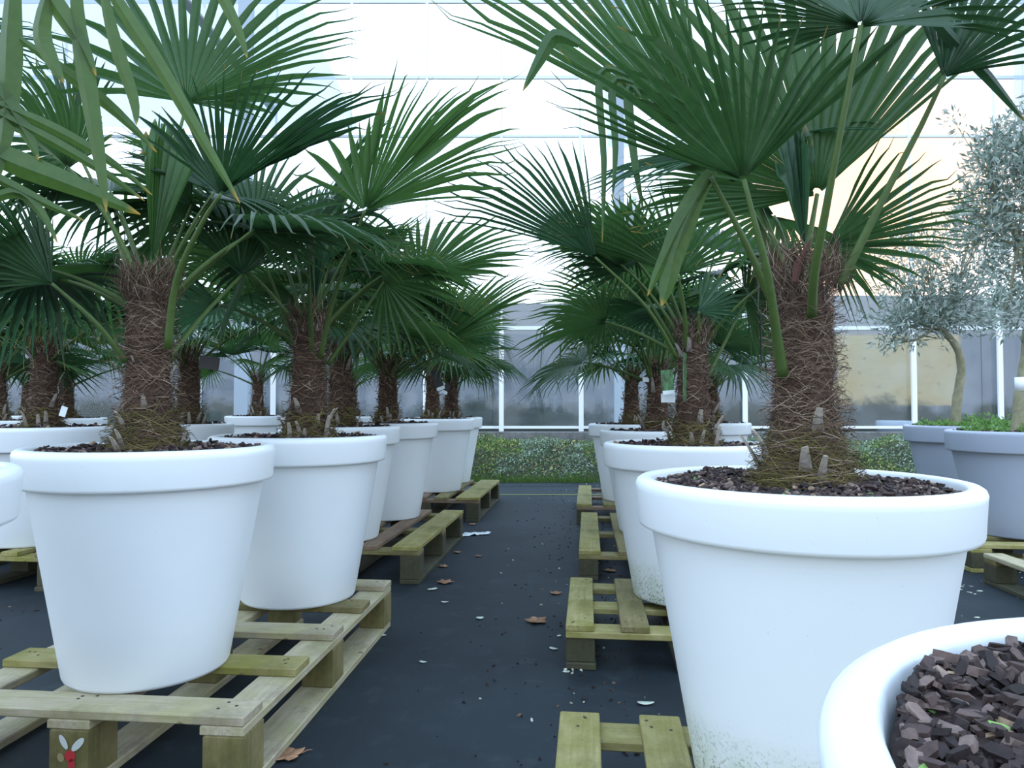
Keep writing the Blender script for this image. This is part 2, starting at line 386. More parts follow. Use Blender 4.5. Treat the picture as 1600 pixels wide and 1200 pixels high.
def mulch_mesh(seed, Ri, n, s0, s1, zc, green=.01, hole=.07, rim=.0):
    R = random.Random(seed); mb = MB()
    N = 32; rr = [0, .25,.5,.75,.93,1.0]
    pr = None; c = mb.vert((0,0,zc+.004), .2)
    for r in rr[1:]:
        ring = []
        for k in range(N):
            a = 2*PI*k/N; x, y = Ri*r*math.cos(a), Ri*r*math.sin(a)
            z = zc + .012*noise.noise(Vector((x*9+seed, y*9, 0))) - (.008 if r == 1 else 0)
            ring.append(mb.vert((x,y,z), .25))
        for k in range(N):
            if pr is None: mb.face(c, ring[k], ring[(k+1)%N])
            else: mb.face(pr[k], ring[k], ring[(k+1)%N], pr[(k+1)%N])
        pr = ring
    for i in range(n):
        a = R.uniform(0, 2*PI); r = math.sqrt(R.uniform((hole/Ri)**2, 1))*(Ri-.006)
        x, y = r*math.cos(a), r*math.sin(a)
        s = R.uniform(s0, s1); lx, ly, lz = s*R.uniform(1,1.35), s*R.uniform(.28,.6), s*R.uniform(.12,.34)
        z = zc + .012*noise.noise(Vector((x*9+seed, y*9, 0))) + R.uniform(0, s*.45)
        rot = Matrix.Rotation(R.uniform(0,2*PI),3,'Z') @ Matrix.Rotation(R.gauss(0,.45),3,'X') @ Matrix.Rotation(R.gauss(0,.35),3,'Y')
        tone = R.random()**1.6*.88
        if R.random() < .03: tone = .93
        if R.random() < green: tone = R.uniform(.965,1.0)
        idx = []
        for zz, k in ((-1,.8),(1,.75)):
            for xx, yy in ((-1,-.5),(-.5,-1),(.6,-1),(1,-.2),(.7,1),(-.6,.9)):
                p = rot @ Vector((xx*lx*.5*k*R.uniform(.8,1.15), yy*ly*.5*k*R.uniform(.8,1.15), zz*lz*.5))
                px, py = x+p.x, y+p.y; d = math.hypot(px, py)
                if d > Ri-.002: px *= (Ri-.002)/d; py *= (Ri-.002)/d
                idx.append(mb.vert((px, py, z+p.z), tone))
        mb.face(*idx[:6][::-1]); mb.face(*idx[6:])
        for k in range(6): mb.face(idx[k], idx[(k+1)%6], idx[6+(k+1)%6], idx[6+k])
    return mb.mesh('bark_mulch', M['bark_chips'])
MZ = .567
MULCH = {'near0': mulch_mesh(1, .269, 9000, .007, .020, MZ-.014, .008, .03), 'near': mulch_mesh(2, .269, 3600, .008, .021, MZ-.015, .012),
         'mid': mulch_mesh(3, .269, 1200, .011, .028, MZ-.015, .008), 'far': mulch_mesh(4, .269, 350, .016, .036, MZ-.014, .01),
         'wide': mulch_mesh(5, .322, 420, .016, .036, MZ-.014, .02)}

# ---------------------------------------------------------------- palm trunk
def trunk_mesh(seed, H, r, cols=32, rows=44, z0=.52):
    R = random.Random(seed); mb = MB(); rings = []
    for j in range(rows+1):
        u = j/rows; z = z0 + (H)*u
        base = r*(1.0 + .75*math.exp(-u*6) - .12*u) * (1 if u < .93 else 1-(u-.93)*6)
        ring = []
        lay = (u*7+seed*.3) % 1
        for k in range(cols):
            a = 2*PI*k/cols
            q = Vector((math.cos(a)*2, math.sin(a)*2, z*9+seed*3))
            rad = base*(1 + .10*noise.noise(q) + .05*noise.noise(q*3.1) + .07*((1-lay)-.5))
            ring.append(mb.vert((rad*math.cos(a), rad*math.sin(a), z + .01*noise.noise(q*1.7)), max(0,min(1,.45+.5*noise.noise(q*2.3)))))
        rings.append(ring)
    for a, b_ in zip(rings, rings[1:]):
        for k in range(cols): mb.face(a[k], a[(k+1)%cols], b_[(k+1)%cols], b_[k])
    mb.face(*rings[-1]); mb.face(*rings[0][::-1])
    return mb.mesh('trunk', M['trunk'], True)
def radius_at(u, r): return r*(1.0 + .75*math.exp(-u*6) - .12*u)
def fibre_mesh(seed, H, r, n, wd, z0=.545, moss=False):
    R = random.Random(seed+50); mb = MB()
    for i in range(n):
        u = R.random() if not moss else R.random()**1.8*.24
        if not moss and i > n*.80: u = R.uniform(.86, 1.02)
        a = R.uniform(0, 2*PI); ln = R.uniform(.03,.10)
        loose = R.random() < .24
        top = (u > .86 and not moss)
        da = R.choice((-1,1))*R.uniform(.2,1.0)*ln/r; dz = R.gauss(0,.35)*ln
        if top: dz = R.uniform(.3,.9)*ln; da *= .5
        pr = None; k = 5; tone = R.random()
        out = R.uniform(.02,.14)*r*(1+2.5*loose)
        wig = R.uniform(-.012,.012)
        for j in range(k):
            t_ = j/(k-1); uu = u + dz*t_/H
            rr = radius_at(max(0,min(1,uu)), r)*1.03 + out*math.sin(PI*t_)*(1) + (.9*ln*t_*t_*(.35 if loose else 0)) + (.02*t_ if top else 0)
            aa = a + da*t_
            p = Vector((rr*math.cos(aa), rr*math.sin(aa), z0 + H*uu + wig*math.sin(PI*t_*1.5)))
            n_ = Vector((math.cos(aa), math.sin(aa), 0))
            d = Vector((-math.sin(aa)*da*r, math.cos(aa)*da*r, dz)); sde = n_.cross(d)
            if sde.length < 1e-6: sde = Vector((0,0,1))
            sde = sde.normalized()*wd*(.5 if j in (0,k-1) else 1)
            a1 = mb.vert(p-sde, tone); a2 = mb.vert(p+sde, tone)
            if pr: mb.face(pr[0], pr[1], a2, a1)
            pr = (a1, a2)
    return mb.mesh('trunk_fibre', M['moss' if moss else 'fibre'])
def stub_mesh(seed):
    R = random.Random(seed); mb = MB(); h = R.uniform(.045,.085); w_ = R.uniform(.0075,.0115); rings = []; cut = R.uniform(-.5,.5)
    for j in range(5):
        u = j/4; ww = w_*(1.15-.62*u); th_ = .0045*(1-.5*u); o_ = .003 + .016*u*u
        rings.append([mb.vert((o_+th_*s2, ww*s1 + cut*.008*u, h*u + (cut*ww*s1*1.2 if j == 4 else 0)), min(1, .25+.75*u)) for s1, s2 in ((-1,-.4),(0,-1),(1,-.4),(1,.4),(0,1),(-1,.4))])
    for a, b_ in zip(rings, rings[1:]):
        for k in range(6): mb.face(a[k], a[(k+1)%6], b_[(k+1)%6], b_[k])
    mb.face(*rings[-1]); return mb.mesh('leaf_base', M['stub'])
STUBS = [stub_mesh(i) for i in range(6)]
TR = {}
for key, (s_, H_, r_, nf, wd) in {'R1':(11,.42,.054,4200,.0006),'L1':(12,.46,.054,3000,.0008),'A':(13,.44,.058,1100,.0013),'B':(14,.38,.055,600,.0020),'C':(15,.42,.052,600,.0020)}.items():
    TR[key] = (trunk_mesh(s_, H_, r_), fibre_mesh(s_, H_, r_, nf, wd), fibre_mesh(s_+7, H_, r_*1.02, nf//3, wd, .547, True), H_, r_)

# ---------------------------------------------------------------- fan leaves
def seg_strip(mb, pts, wds, nrm, t0=0., pleat=.25):
    """one folded leaf segment along pts with half widths wds"""
    pr = None; n = len(pts)
    for i, p in enumerate(pts):
        d = (pts[min(i+1,n-1)] - pts[max(i-1,0)]).normalized()
        sde = d.cross(nrm)
        sde = sde.normalized() if sde.length > 1e-5 else Vector((1,0,0))
        up = sde.cross(d).normalized(); hw = wds[i]; tn = t0 + (1-t0)*i/(n-1)
        a = mb.vert(p - sde*hw + up*hw*pleat*2, tn); c = mb.vert(p, tn); e_ = mb.vert(p + sde*hw + up*hw*pleat*2, tn)
        if pr: mb.face(pr[0], pr[1], c, a); mb.face(pr[1], pr[2], e_, c)
        pr = (a, c, e_)
def fan(mb, hub, tips, n, rnd, fuse=.45, sag=.06, back=Vector((0,1,0)), maxw=.017, jitter=.05, hang=0):
    """fan blade: n folded segments from the hub to the spline of tips, joined up to the fuse line"""
    T = []
    for i in range(n):
        u = i/(n-1); tp = catmull(tips, u)
        tp = hub + (tp-hub)*(1 + rnd.uniform(-jitter, jitter)) + Vector((rnd.uniform(-1,1), rnd.uniform(-1,1), rnd.uniform(-1,1)))*.006
        T.append(tp)
    def path(i, t_):
        L_ = (T[i]-hub).length
        p = hub.lerp(T[i], t_); arch = math.sin(PI*min(1,t_*1.0))
        p = p + Vector((0,0,1))*sag*L_*arch
        return p
    st = [0.02,.15,.32,.5,.66,.8,.92,1.0]
    cd = tips[len(tips)//2]-hub
    nh = (tips[0]-hub).cross(tips[-1]-hub)
    nrm = back if nh.length < 1e-4 else nh.normalized()
    if nrm.dot(back) < 0: nrm = -nrm
    if nrm.dot(back) < .25: nrm = (nrm*.6+back*.4).normalized()
    for i in range(n):
        j0, j1 = max(i-1,0), min(i+1,n-1)
        fz = fuse*rnd.uniform(.8,1.15)
        pr = None; L_ = (T[i]-hub).length
        bendout = rnd.uniform(-.02,.02); drop = (rnd.random() < hang)
        for t_ in st:
            p = path(i, t_); p += Vector((0,0,-1))*L_*.22*max(0,t_-.6)**1.5*rnd.uniform(.4,1.6)
            if drop and t_ > .62: p += Vector((0,0,-1))*L_*1.1*(t_-.62)+(hub-T[i])*.55*(t_-.62)
            pl, prr = (path(j0,t_)+path(i,t_))/2, (path(j1,t_)+path(i,t_))/2
            d = (T[i]-hub).normalized(); sde = d.cross(nrm).normalized()
            g = max(.0022+.006*t_, ((prr-pl).length/2 if j0 != i and j1 != i else (prr-pl).length))
            full = min(g, maxw*1.35)
            if t_ <= fz: hw = full*1.02
            else:
                q_ = (t_-fz)/(1-fz); gf = min(max(((path(j1,fz)-path(j0,fz)).length/4), .0035), maxw)
                hw = max(gf*.90, .0040)*(1-q_**1.8)*.95
            if t_ == 1.0: hw = .0006
            s_ = 1 if (prr-pl).dot(sde) >= 0 else -1
            dep = min(hw*.75, .010)
            if t_ <= fz and hw > .001 and (prr-pl).length > .4*hw:
                a_p, e_p = pl, prr
            else:
                a_p, e_p = p - sde*s_*hw, p + sde*s_*hw
            a = mb.vert(a_p - nrm*dep*.5, t_); c = mb.vert(p + nrm*dep*.5, t_); e_ = mb.vert(e_p - nrm*dep*.5, t_)
            if pr: mb.face(pr[0], pr[1], c, a); mb.face(pr[1], pr[2], e_, c)
            pr = (a, c, e_)
def petiole(mb, pts, r0, r1):
    tube(mb, pts, [r0+(r1-r0)*min(1,i/(len(pts)-1)*1.15) for i in range(len(pts))], 7, .5, .6)

# generic leaves in their own frame: blade along +X, upper side +Z, petiole arriving from below
GEN = []
def generic(seed, Rr, spread, b_, Lp, cup, droop, n=38, hang=.0):
    R = random.Random(seed); mb = MB(); tips = []
    m_ = 9
    for k in range(m_):
        a = -spread/2 + spread*k/(m_-1); r = Rr*(.74+.26*math.cos(a*.6))
        tips.append(Vector((r*math.cos(a), r*math.sin(a), cup*r*abs(math.sin(a)) - droop*r)))
    fan(mb, Vector((0,0,0)), tips, n, R, .46, .05+droop*.35, Vector((0,0,-1)), .016, .06, hang)
    base = Vector((-Lp*math.cos(b_), 0, -Lp*math.sin(b_)))
    pm = MB(); pts = bez([base, base*.45+Vector((0,0,.04)), Vector((0,0,0))], 8)
    petiole(pm, pts, .0085, .0045)
    return mb, pm, base, b_
for i in range(9):
    R = random.Random(100+i)
    mb, pm, base, b_ = generic(200+i, R.uniform(.32,.42), R.uniform(3.2,4.4), R.uniform(.3,.9), R.uniform(.26,.38), R.uniform(-.05,.45), R.uniform(.0,.20), hang=(.12 if i % 3 == 0 else .0))
    GEN.append(([mb.mesh('fan_leaf', M[k]) for k in ('leaf','leaf_dark','leaf_blue','leaf_yellow')], pm.mesh('petiole', M['petiole'], True), base, b_))
def add_generic(palm, R, crown, az, el, scale=1.0, mi=None, gi=None):
    g_ = GEN[R.randrange(len(GEN)) if gi is None else gi]
    if mi is None: mi = R.choices((0,1,2), (5,3.4,1.6))[0]
    rot = Matrix.Rotation(az,4,'Z') @ Matrix.Rotation(-(el-g_[3]),4,'Y') @ Matrix.Rotation(R.uniform(-.45,.45),4,'X')
    o = bpy.data.objects.new('fan_leaf', g_[0][mi]); C.objects.link(o); o.parent = palm
    off = rot.to_3x3() @ (g_[2]*scale)
    o.matrix_local = Matrix.Translation(crown - off) @ rot @ Matrix.Scale(scale,4)
    p = obj('petiole', g_[1], o); return o
def px_leaf(palm, Yp, spec, seed):
    """leaf set out from where its hub, tips and petiole stand"""
    R = random.Random(seed); w0 = palm.location
    def Q(c): return P(c[0], c[1], Yp + (c[2] if len(c) > 2 else 0)) - w0
    mb = MB(); hub = Q(spec['hub']); hd = spec['hub'][2] if len(spec['hub']) > 2 else 0
    if 'tips' in spec:
        n_ = len(spec['tips']); bow = spec.get('bow', .10); tl = []
        for i, c in enumerate(spec['tips']):
            dd = c[2] if len(c) > 2 else hd + bow*math.cos(PI*(i/(n_-1)-.5))*(-1 if spec.get('near') else 1)
            tl.append(P(c[0], c[1], Yp+dd) - w0)
        fan(mb, hub, tl, spec['n'], R, spec.get('fuse', .45), spec.get('sag', .03), Vector((0,1,0)), spec.get('maxw', .017), spec.get('jit', .05), 0)
    for line, wd in spec.get('lines', ()):
        pts = bez_line([Q(c if len(c) > 2 else (*c, hd)) for c in line])
        k = len(pts); seg_strip(mb, pts, [wd*.5*(.35+.65*min(1,i/(k*.35)))*(1-(i/(k-1))**3*.96) for i in range(k)], Vector((0,1,.3)), .3, spec.get('pleat',.3))
    o = obj('fan_leaf', mb.mesh('fan_leaf', M[spec.get('mat','leaf')]), palm)
    if 'pet' in spec:
        pm = MB(); c = [Q(x) for x in spec['pet']] + [hub]
        petiole(pm, bez_line(c), spec.get('pr', .009), .0045)
        obj('petiole', pm.mesh('petiole', M['petiole'], True), o)
    return o
def bez_line(ctrl, n=12): return [catmull(ctrl, i/n) for i in range(n+1)]

def tilt_of(seed): 
    R = random.Random(seed); return R.uniform(-.05,.05), R.uniform(-.03,.03)
def make_palm(name, X, Y, zb, key, label, mulch, potk='white', leaves=12, seed=0, lean=(0,0), scale=1.0, els=(.36,1.35), azs=None, off=(0,0), nst=9, group=None):
    R = random.Random(seed*17+5)
    o = empty('potted_palm', (X,Y,zb)); tag(o, label, 'palm', group)
    obj('pot', POT[potk], o)
    obj('bark_mulch', MULCH[mulch], o, rot=(0,0,R.uniform(0,6)), kind='stuff')
    tm, fm, mm, H_, r_ = TR[key]
    rz = R.uniform(0,6.28)
    t_ = obj('trunk', tm, o, (off[0],off[1],0), (lean[0],lean[1],rz))
    obj('trunk_fibre', fm, t_, kind='stuff'); obj('mossy_fibre', mm, t_, kind='stuff')
    for i in range(nst):
        a = i*2.4 + R.uniform(-.4,.4) - rz + (-PI/2 if i % 3 == 0 else 0); u = R.uniform(0.0,.9) if i > 3 else R.uniform(0,.1)
        rr = radius_at(u, r_)*1.0
        obj('leaf_base', STUBS[R.randrange(6)], t_, (rr*math.cos(a), rr*math.sin(a), .545+H_*u), (R.uniform(-.15,.15), R.uniform(.0,.3), a))
    top = .545 + H_
    # sheaths round the crown
    mb = MB()
    for i in range(26):
        a = R.uniform(0,2*PI); r0 = r_*.75; h = R.uniform(.05,.13); wv = R.uniform(-.5,.5)
        pts = [Vector((math.cos(a+wv*k/5)*(r0+.012*k/5*R.uniform(.3,3)), math.sin(a+wv*k/5)*(r0+.012*k/5*R.uniform(.3,3)), H_+.50+h*k/5-.03)) for k in range(6)]
        n0 = len(mb.v); seg_strip(mb, pts, [.004*(1-k/5.5) for k in range(6)], Vector((math.cos(a),math.sin(a),0)), 0, .2)
        tn = R.random()
        for k in range(n0, len(mb.v)): mb.c[k] = tn
    obj('crown_sheath', mb.mesh('crown_sheath', M['sheath']), t_, kind='stuff')
    crown = Vector((off[0]+math.sin(lean[1])*top*.9, off[1]-math.sin(lean[0])*top*.9, top-.04))
    for i in range(leaves):
        az = (azs[i % len(azs)] + R.uniform(-.25,.25)) if azs else i*2.399 + R.uniform(-.3,.3) + seed
        el = els[0] + (els[1]-els[0])*((i+.5)/leaves)**.8 + R.uniform(-.08,.08)
        c = crown + Vector((math.cos(az)*.03, math.sin(az)*.03, -.06+.10*(i/leaves)))
        add_generic(o, R, c, az, el, scale*R.uniform(.95,1.22))
    return o

# angle helper: azimuth 0 = +X (right), PI/2 = away, -PI/2 = towards the camera
HR = .144; HL = .178
r1 = make_palm('', .545, 1.373, HR, 'R1', 'largest palm in a white pot, right foreground, thick hairy trunk, mulch in view', 'near', 'algae', 2, 1, off=(.015,.0), azs=[2.0,1.6], els=(.8,1.3), nst=3)
l1 = make_palm('', -.938, 1.874, HL, 'L1', 'palm in a white pot on the nearest left pallet with pale deck boards', 'mid', 'white', 10, 2, off=(-.01,0), azs=[2.6,3.3,1.9,1.2,.6,2.2], els=(.2,1.3), nst=3, lean=(0,.01))
l2 = make_palm('', -.754, 2.555, HL, 'A', 'palm in a white pot, second of the left row, back end of nearest pallet', 'mid', 'white', 11, 3, off=(.03,0), azs=[3.0,2.3,1.6,.9,.2,3.6,1.3], els=(.36,1.3))
r2 = make_palm('', .649, 2.69, HR, 'A', 'palm in a white pot, second of the right row, plant cards on its trunk', 'mid', 'algae', 11, 4, off=(.03,0), azs=[2.8,2.0,1.2,.4,-.3,3.5,1.6,.8], els=(.36,1.3))
l3 = make_palm('', -.878, 3.67, HL, 'A', 'palm in a white pot with a scuffed side, third of the left row', 'far', 'white', 15, 5, off=(.0,0))
l4 = make_palm('', -.754, 4.35, HL, 'B', 'palm in a white pot, fourth of the left row, behind the mossy brown-boarded pallet', 'far', 'white', 16, 6, off=(.0,0))
l5 = make_palm('', -.602, 5.70, HL, 'C', 'palm in a white pot, fifth of the left row, black tag beside its trunk', 'far', 'white', 16, 7, off=(-.03,0))
l6 = make_palm('', -.565, 6.33, HL, 'B', 'palm in a white pot at the far end of the left row', 'far', 'white', 16, 8, off=(.03,0))
r3 = make_palm('', .80, 4.05, HR, 'B', 'palm in a white pot, third of the right row', 'far', 'white', 15, 9, off=(.02,0))
r4 = make_palm('', .88, 5.40, HR, 'C', 'palm in a white pot at the far end of the right row', 'far', 'white', 16, 10, off=(.02,0))
r5 = make_palm('', 1.60, 5.75, HR, 'B', 'palm in a white pot half hidden behind the second right-hand palm trunk', 'far', 'white', 16, 11)
a1 = make_palm('', -2.38, 3.60, HL, 'A', 'palm in a wide white pot behind and left of the nearest left palm', 'wide', 'white_wide', 12, 12, off=(.03,0))
a2 = make_palm('', -3.70, 5.95, HL, 'B', 'distant left palm in a white pot, rim showing right of the wide pot palm', 'far', 'white', 16, 13)
a3 = make_palm('', -3.62, 5.0, HL, 'B', 'palm in a white pot at the left edge of the picture, far back', 'far', 'white', 16, 14, off=(.03,0))
m1 = make_palm('', -1.93, 4.15, HL, 'A', 'palm in a white pot with a black tag, between the two nearest left palms', 'far', 'white', 15, 15, off=(.06,0))
m2 = make_palm('', -2.50, 7.05, HL, 'C', 'small distant palm in a white pot beside the pale steel column', 'far', 'white', 15, 16)
b1 = make_palm('', -5.0, 7.4, HL, 'C', 'distant palm behind the leftmost rows, close to the glass wall, mostly hidden by leaves', 'far', 'white', 16, 17)
b2 = make_palm('', -1.55, 6.9, HL, 'B', 'distant palm hidden behind the third and fourth left-hand palms', 'far', 'white', 16, 18)
l0 = make_palm('', -1.115, 1.10, HL, 'L1', 'palm in a white pot cut off by the left edge, nearest on the left', 'mid', 'white', 4, 19, azs=[2.2,3.0,3.8,1.5], els=(.5,1.3))
r0 = make_palm('', .446, .275, .118, 'L1', 'palm in a white pot in the bottom right corner, coarse bark mulch', 'near0', 'white', 4, 20, off=(.07,-.13), azs=[-.6,-1.4,.0,-2.0], els=(.75,1.3))

BIGSTUB = stub_mesh(99)
def px_stub(palm, Yp, px, py, k, ox, w=1.0):
    tk = [c for c in palm.children if c.name.startswith('trunk')][0]
    q = P(px, py, Yp) - palm.location; rr = max(.05, abs(q.x-ox)); rt = tk.get('rad', .056)
    sx = max(-1, min(1, (q.x-ox)/(rt*1.25))); a = -math.acos(sx)
    u = max(0, (q.z-.545)/.42); R_ = radius_at(min(u,1), .054)*1.02
    o = obj('leaf_base', BIGSTUB, None); o.parent = tk
    M4 = Matrix.Translation(Vector((ox+R_*math.cos(a), R_*math.sin(a), q.z-.03*k))) @ Matrix.Rotation(a,4,'Z') @ Matrix.Rotation(.12,4,'Y') @ Matrix.Diagonal((k*1.1, k*1.25*w, k*.95, 1))
    tl = Matrix.Translation(tk.location) @ tk.rotation_euler.to_matrix().to_4x4()
    o.matrix_local = tl.inverted() @ M4
for px, py, k, w_ in ((1192,695,1.15,1.1),(1256,652,.75,1.3),(1300,582,.55,1.2),(1322,690,.7,1.2),(1205,560,.5,1)): px_stub(r1, 1.373, px, py, k, .015, w_)
for px, py, k, w_ in ((172,692,.8,1.2),(286,688,.75,1.2),(212,655,.85,1.2),(245,625,.6,1.2),(278,580,.6,1.0),(184,590,.5,1),(222,562,.3,1.3)): px_stub(l1, 1.874, px, py, k, -.01, w_)
for px, py, k, w_ in ((445,668,.8,1.1),(474,632,.9,1.2),(502,655,.8,1.1),(492,600,.3,1.6)): px_stub(l2, 2.555, px, py, k, .03, w_)
for px, py, k, w_ in ((1050,670,1.0,1.1),(1087,650,1.0,1.2),(1108,672,.9,1.1),(1035,640,.8,1.1)): px_stub(r2, 2.69, px, py, k, .03, w_)

# --- leaves set out individually -------------------------------------------------
S = []
S += [(r1, 1.373, dict(hub=(1162,280,-.14), tips=[(890,184),(862,150),(850,122),(866,95),(878,35),(920,3),(965,-40),(1015,-70),(1070,-60),(1110,-35),(1150,-30),(1195,-10),(1232,8),(1290,20),(1325,32),(1352,30),(1455,2)], n=23, fuse=.40, bow=.12, near=1, mat='leaf', jit=.04, sag=-.02, pet=[(1224,590,-.045),(1213,520,-.075),(1200,430,-.12),(1180,350,-.14)], pr=.0115)),
 (r1, 1.373, dict(hub=(1277,303,.05), tips=[(1005,372),(975,333),(980,300),(1000,268),(1010,190),(960,110),(950,30),(1000,-50),(1080,-100),(1180,-120),(1290,-120),(1390,-100),(1480,-60),(1550,-20),(1600,30)], n=34, fuse=.55, bow=.1, mat='leaf', sag=0, jit=.03, pet=[(1255,450,-.02),(1262,390,.03)], pr=.010)),
 (r1, 1.373, dict(hub=(1292,385,.12), tips=[(1375,200),(1420,225),(1490,243),(1530,265),(1552,290),(1550,312),(1535,345),(1522,375),(1482,390),(1436,440),(1410,452),(1345,478)], n=25, fuse=.35, bow=.1, mat='leaf', sag=0, pet=[(1268,470,.02)], pr=.012)),
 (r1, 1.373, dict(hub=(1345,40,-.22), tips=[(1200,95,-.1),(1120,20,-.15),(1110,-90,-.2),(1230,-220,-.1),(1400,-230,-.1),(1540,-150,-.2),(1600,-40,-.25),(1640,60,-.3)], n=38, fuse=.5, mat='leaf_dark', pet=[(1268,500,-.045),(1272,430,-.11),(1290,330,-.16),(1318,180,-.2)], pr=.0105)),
 (r1, 1.373, dict(hub=(1100,215,.12), tips=[(672,-12,.3),(700,-50,.3),(760,-110,.3),(840,-140,.3),(920,-150,.3),(990,-140,.25),(1060,-120,.2)], n=20, fuse=.55, mat='leaf', jit=.02, sag=-.02, lines=[([(905,70),(868,55),(845,90),(817,142)],.034),([(985,120),(938,115),(944,250),(941,380)],.018),([(990,130),(958,130),(962,230),(957,312)],.018),([(1000,150),(982,140),(992,250),(1006,332)],.022)], pet=[(1235,450,.05),(1180,340,.1)])),
 (r1, 1.373, dict(hub=(1110,276,-.1), lines=[([(1118,262),(1088,310),(1056,390),(1045,440),(1034,478)],.05),([(1112,276),(1070,340),(1035,410),(1012,462)],.026)], mat='leaf_yellow', pet=[(1205,470,-.04),(1160,370,-.08)], pr=.008)),
 (r1, 1.373, dict(hub=(1258,395,0), tips=[(1205,230),(1218,170),(1238,150),(1252,170),(1268,200)], n=7, mat='leaf_blue', maxw=.014, fuse=.8)),
 (r1, 1.373, dict(hub=(1475,120,-.08), tips=[(1395,-60,0),(1500,-120,0),(1620,-80,-.1),(1680,0,-.15),(1700,90,-.15)], n=16, mat='leaf_dark', lines=[([(1440,5),(1490,60),(1545,118),(1604,192)],.028)], pet=[(1308,450,-.03),(1340,390,-.04),(1390,290,-.05),(1440,195,-.06)], pr=.010))]
S += [(l1, 1.874, dict(hub=(292,160,.1), tips=[(30,140),(50,40),(110,-40),(190,-90),(270,-110),(350,-100),(430,-60),(500,-30),(557,-4),(566,33),(560,67),(546,108),(500,140),(430,170),(400,192)], n=28, fuse=.42, bow=.1, mat='leaf', pet=[(236,440,0),(258,300,.05)], pr=.012)),
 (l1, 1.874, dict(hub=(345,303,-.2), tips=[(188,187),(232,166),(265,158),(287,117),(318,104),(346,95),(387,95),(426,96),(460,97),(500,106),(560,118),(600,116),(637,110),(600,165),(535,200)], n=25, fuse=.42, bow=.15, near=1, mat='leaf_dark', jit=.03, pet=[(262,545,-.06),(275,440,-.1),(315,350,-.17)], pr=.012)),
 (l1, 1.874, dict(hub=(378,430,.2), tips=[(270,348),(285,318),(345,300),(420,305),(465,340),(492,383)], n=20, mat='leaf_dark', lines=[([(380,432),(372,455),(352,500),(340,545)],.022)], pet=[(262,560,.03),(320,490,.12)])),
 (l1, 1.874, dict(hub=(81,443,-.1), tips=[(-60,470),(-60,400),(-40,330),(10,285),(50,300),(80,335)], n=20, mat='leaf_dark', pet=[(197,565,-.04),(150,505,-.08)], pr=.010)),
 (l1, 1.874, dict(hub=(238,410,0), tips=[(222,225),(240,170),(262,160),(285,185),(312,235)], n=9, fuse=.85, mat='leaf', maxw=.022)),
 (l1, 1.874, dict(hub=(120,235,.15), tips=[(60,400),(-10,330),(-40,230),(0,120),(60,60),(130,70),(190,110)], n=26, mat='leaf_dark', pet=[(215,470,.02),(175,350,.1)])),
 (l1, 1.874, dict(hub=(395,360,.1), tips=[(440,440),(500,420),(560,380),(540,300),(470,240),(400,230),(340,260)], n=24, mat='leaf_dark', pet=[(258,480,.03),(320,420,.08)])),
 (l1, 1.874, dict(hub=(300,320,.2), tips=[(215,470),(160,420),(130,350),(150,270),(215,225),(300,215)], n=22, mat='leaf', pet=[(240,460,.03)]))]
S += [(l0, 1.10, dict(hub=(130,-90,-.1), lines=[([(140,-80),(180,0),(252,112),(325,235),(375,318)],.024),([(115,-70),(118,40),(135,150),(153,255),(166,332)],.030),([(300,-70),(345,-5),(372,50),(386,90)],.018),([(40,-80),(80,0),(120,60),(150,118)],.03),([(150,-60),(175,60),(205,150),(213,195)],.022),([(90,-60),(60,40),(75,90),(100,130)],.03)], mat='leaf_yellow')),
 (l0, 1.10, dict(hub=(-120,170,-.05), lines=[([(-100,190),(0,246),(112,290),(219,335)],.042),([(-90,230),(0,282),(70,318),(132,345)],.018),([(-80,60),(0,148),(38,208),(60,250)],.028),([(20,-60),(10,60),(6,180),(-8,290)],.040),([(-60,140),(60,190),(160,245),(238,305)],.018),([(-40,160),(60,210),(150,262),(226,314)],.018),([(30,60),(110,120),(180,175),(245,238)],.022),([(-50,330),(20,300),(60,330),(90,380)],.02)], mat='leaf_yellow'))]
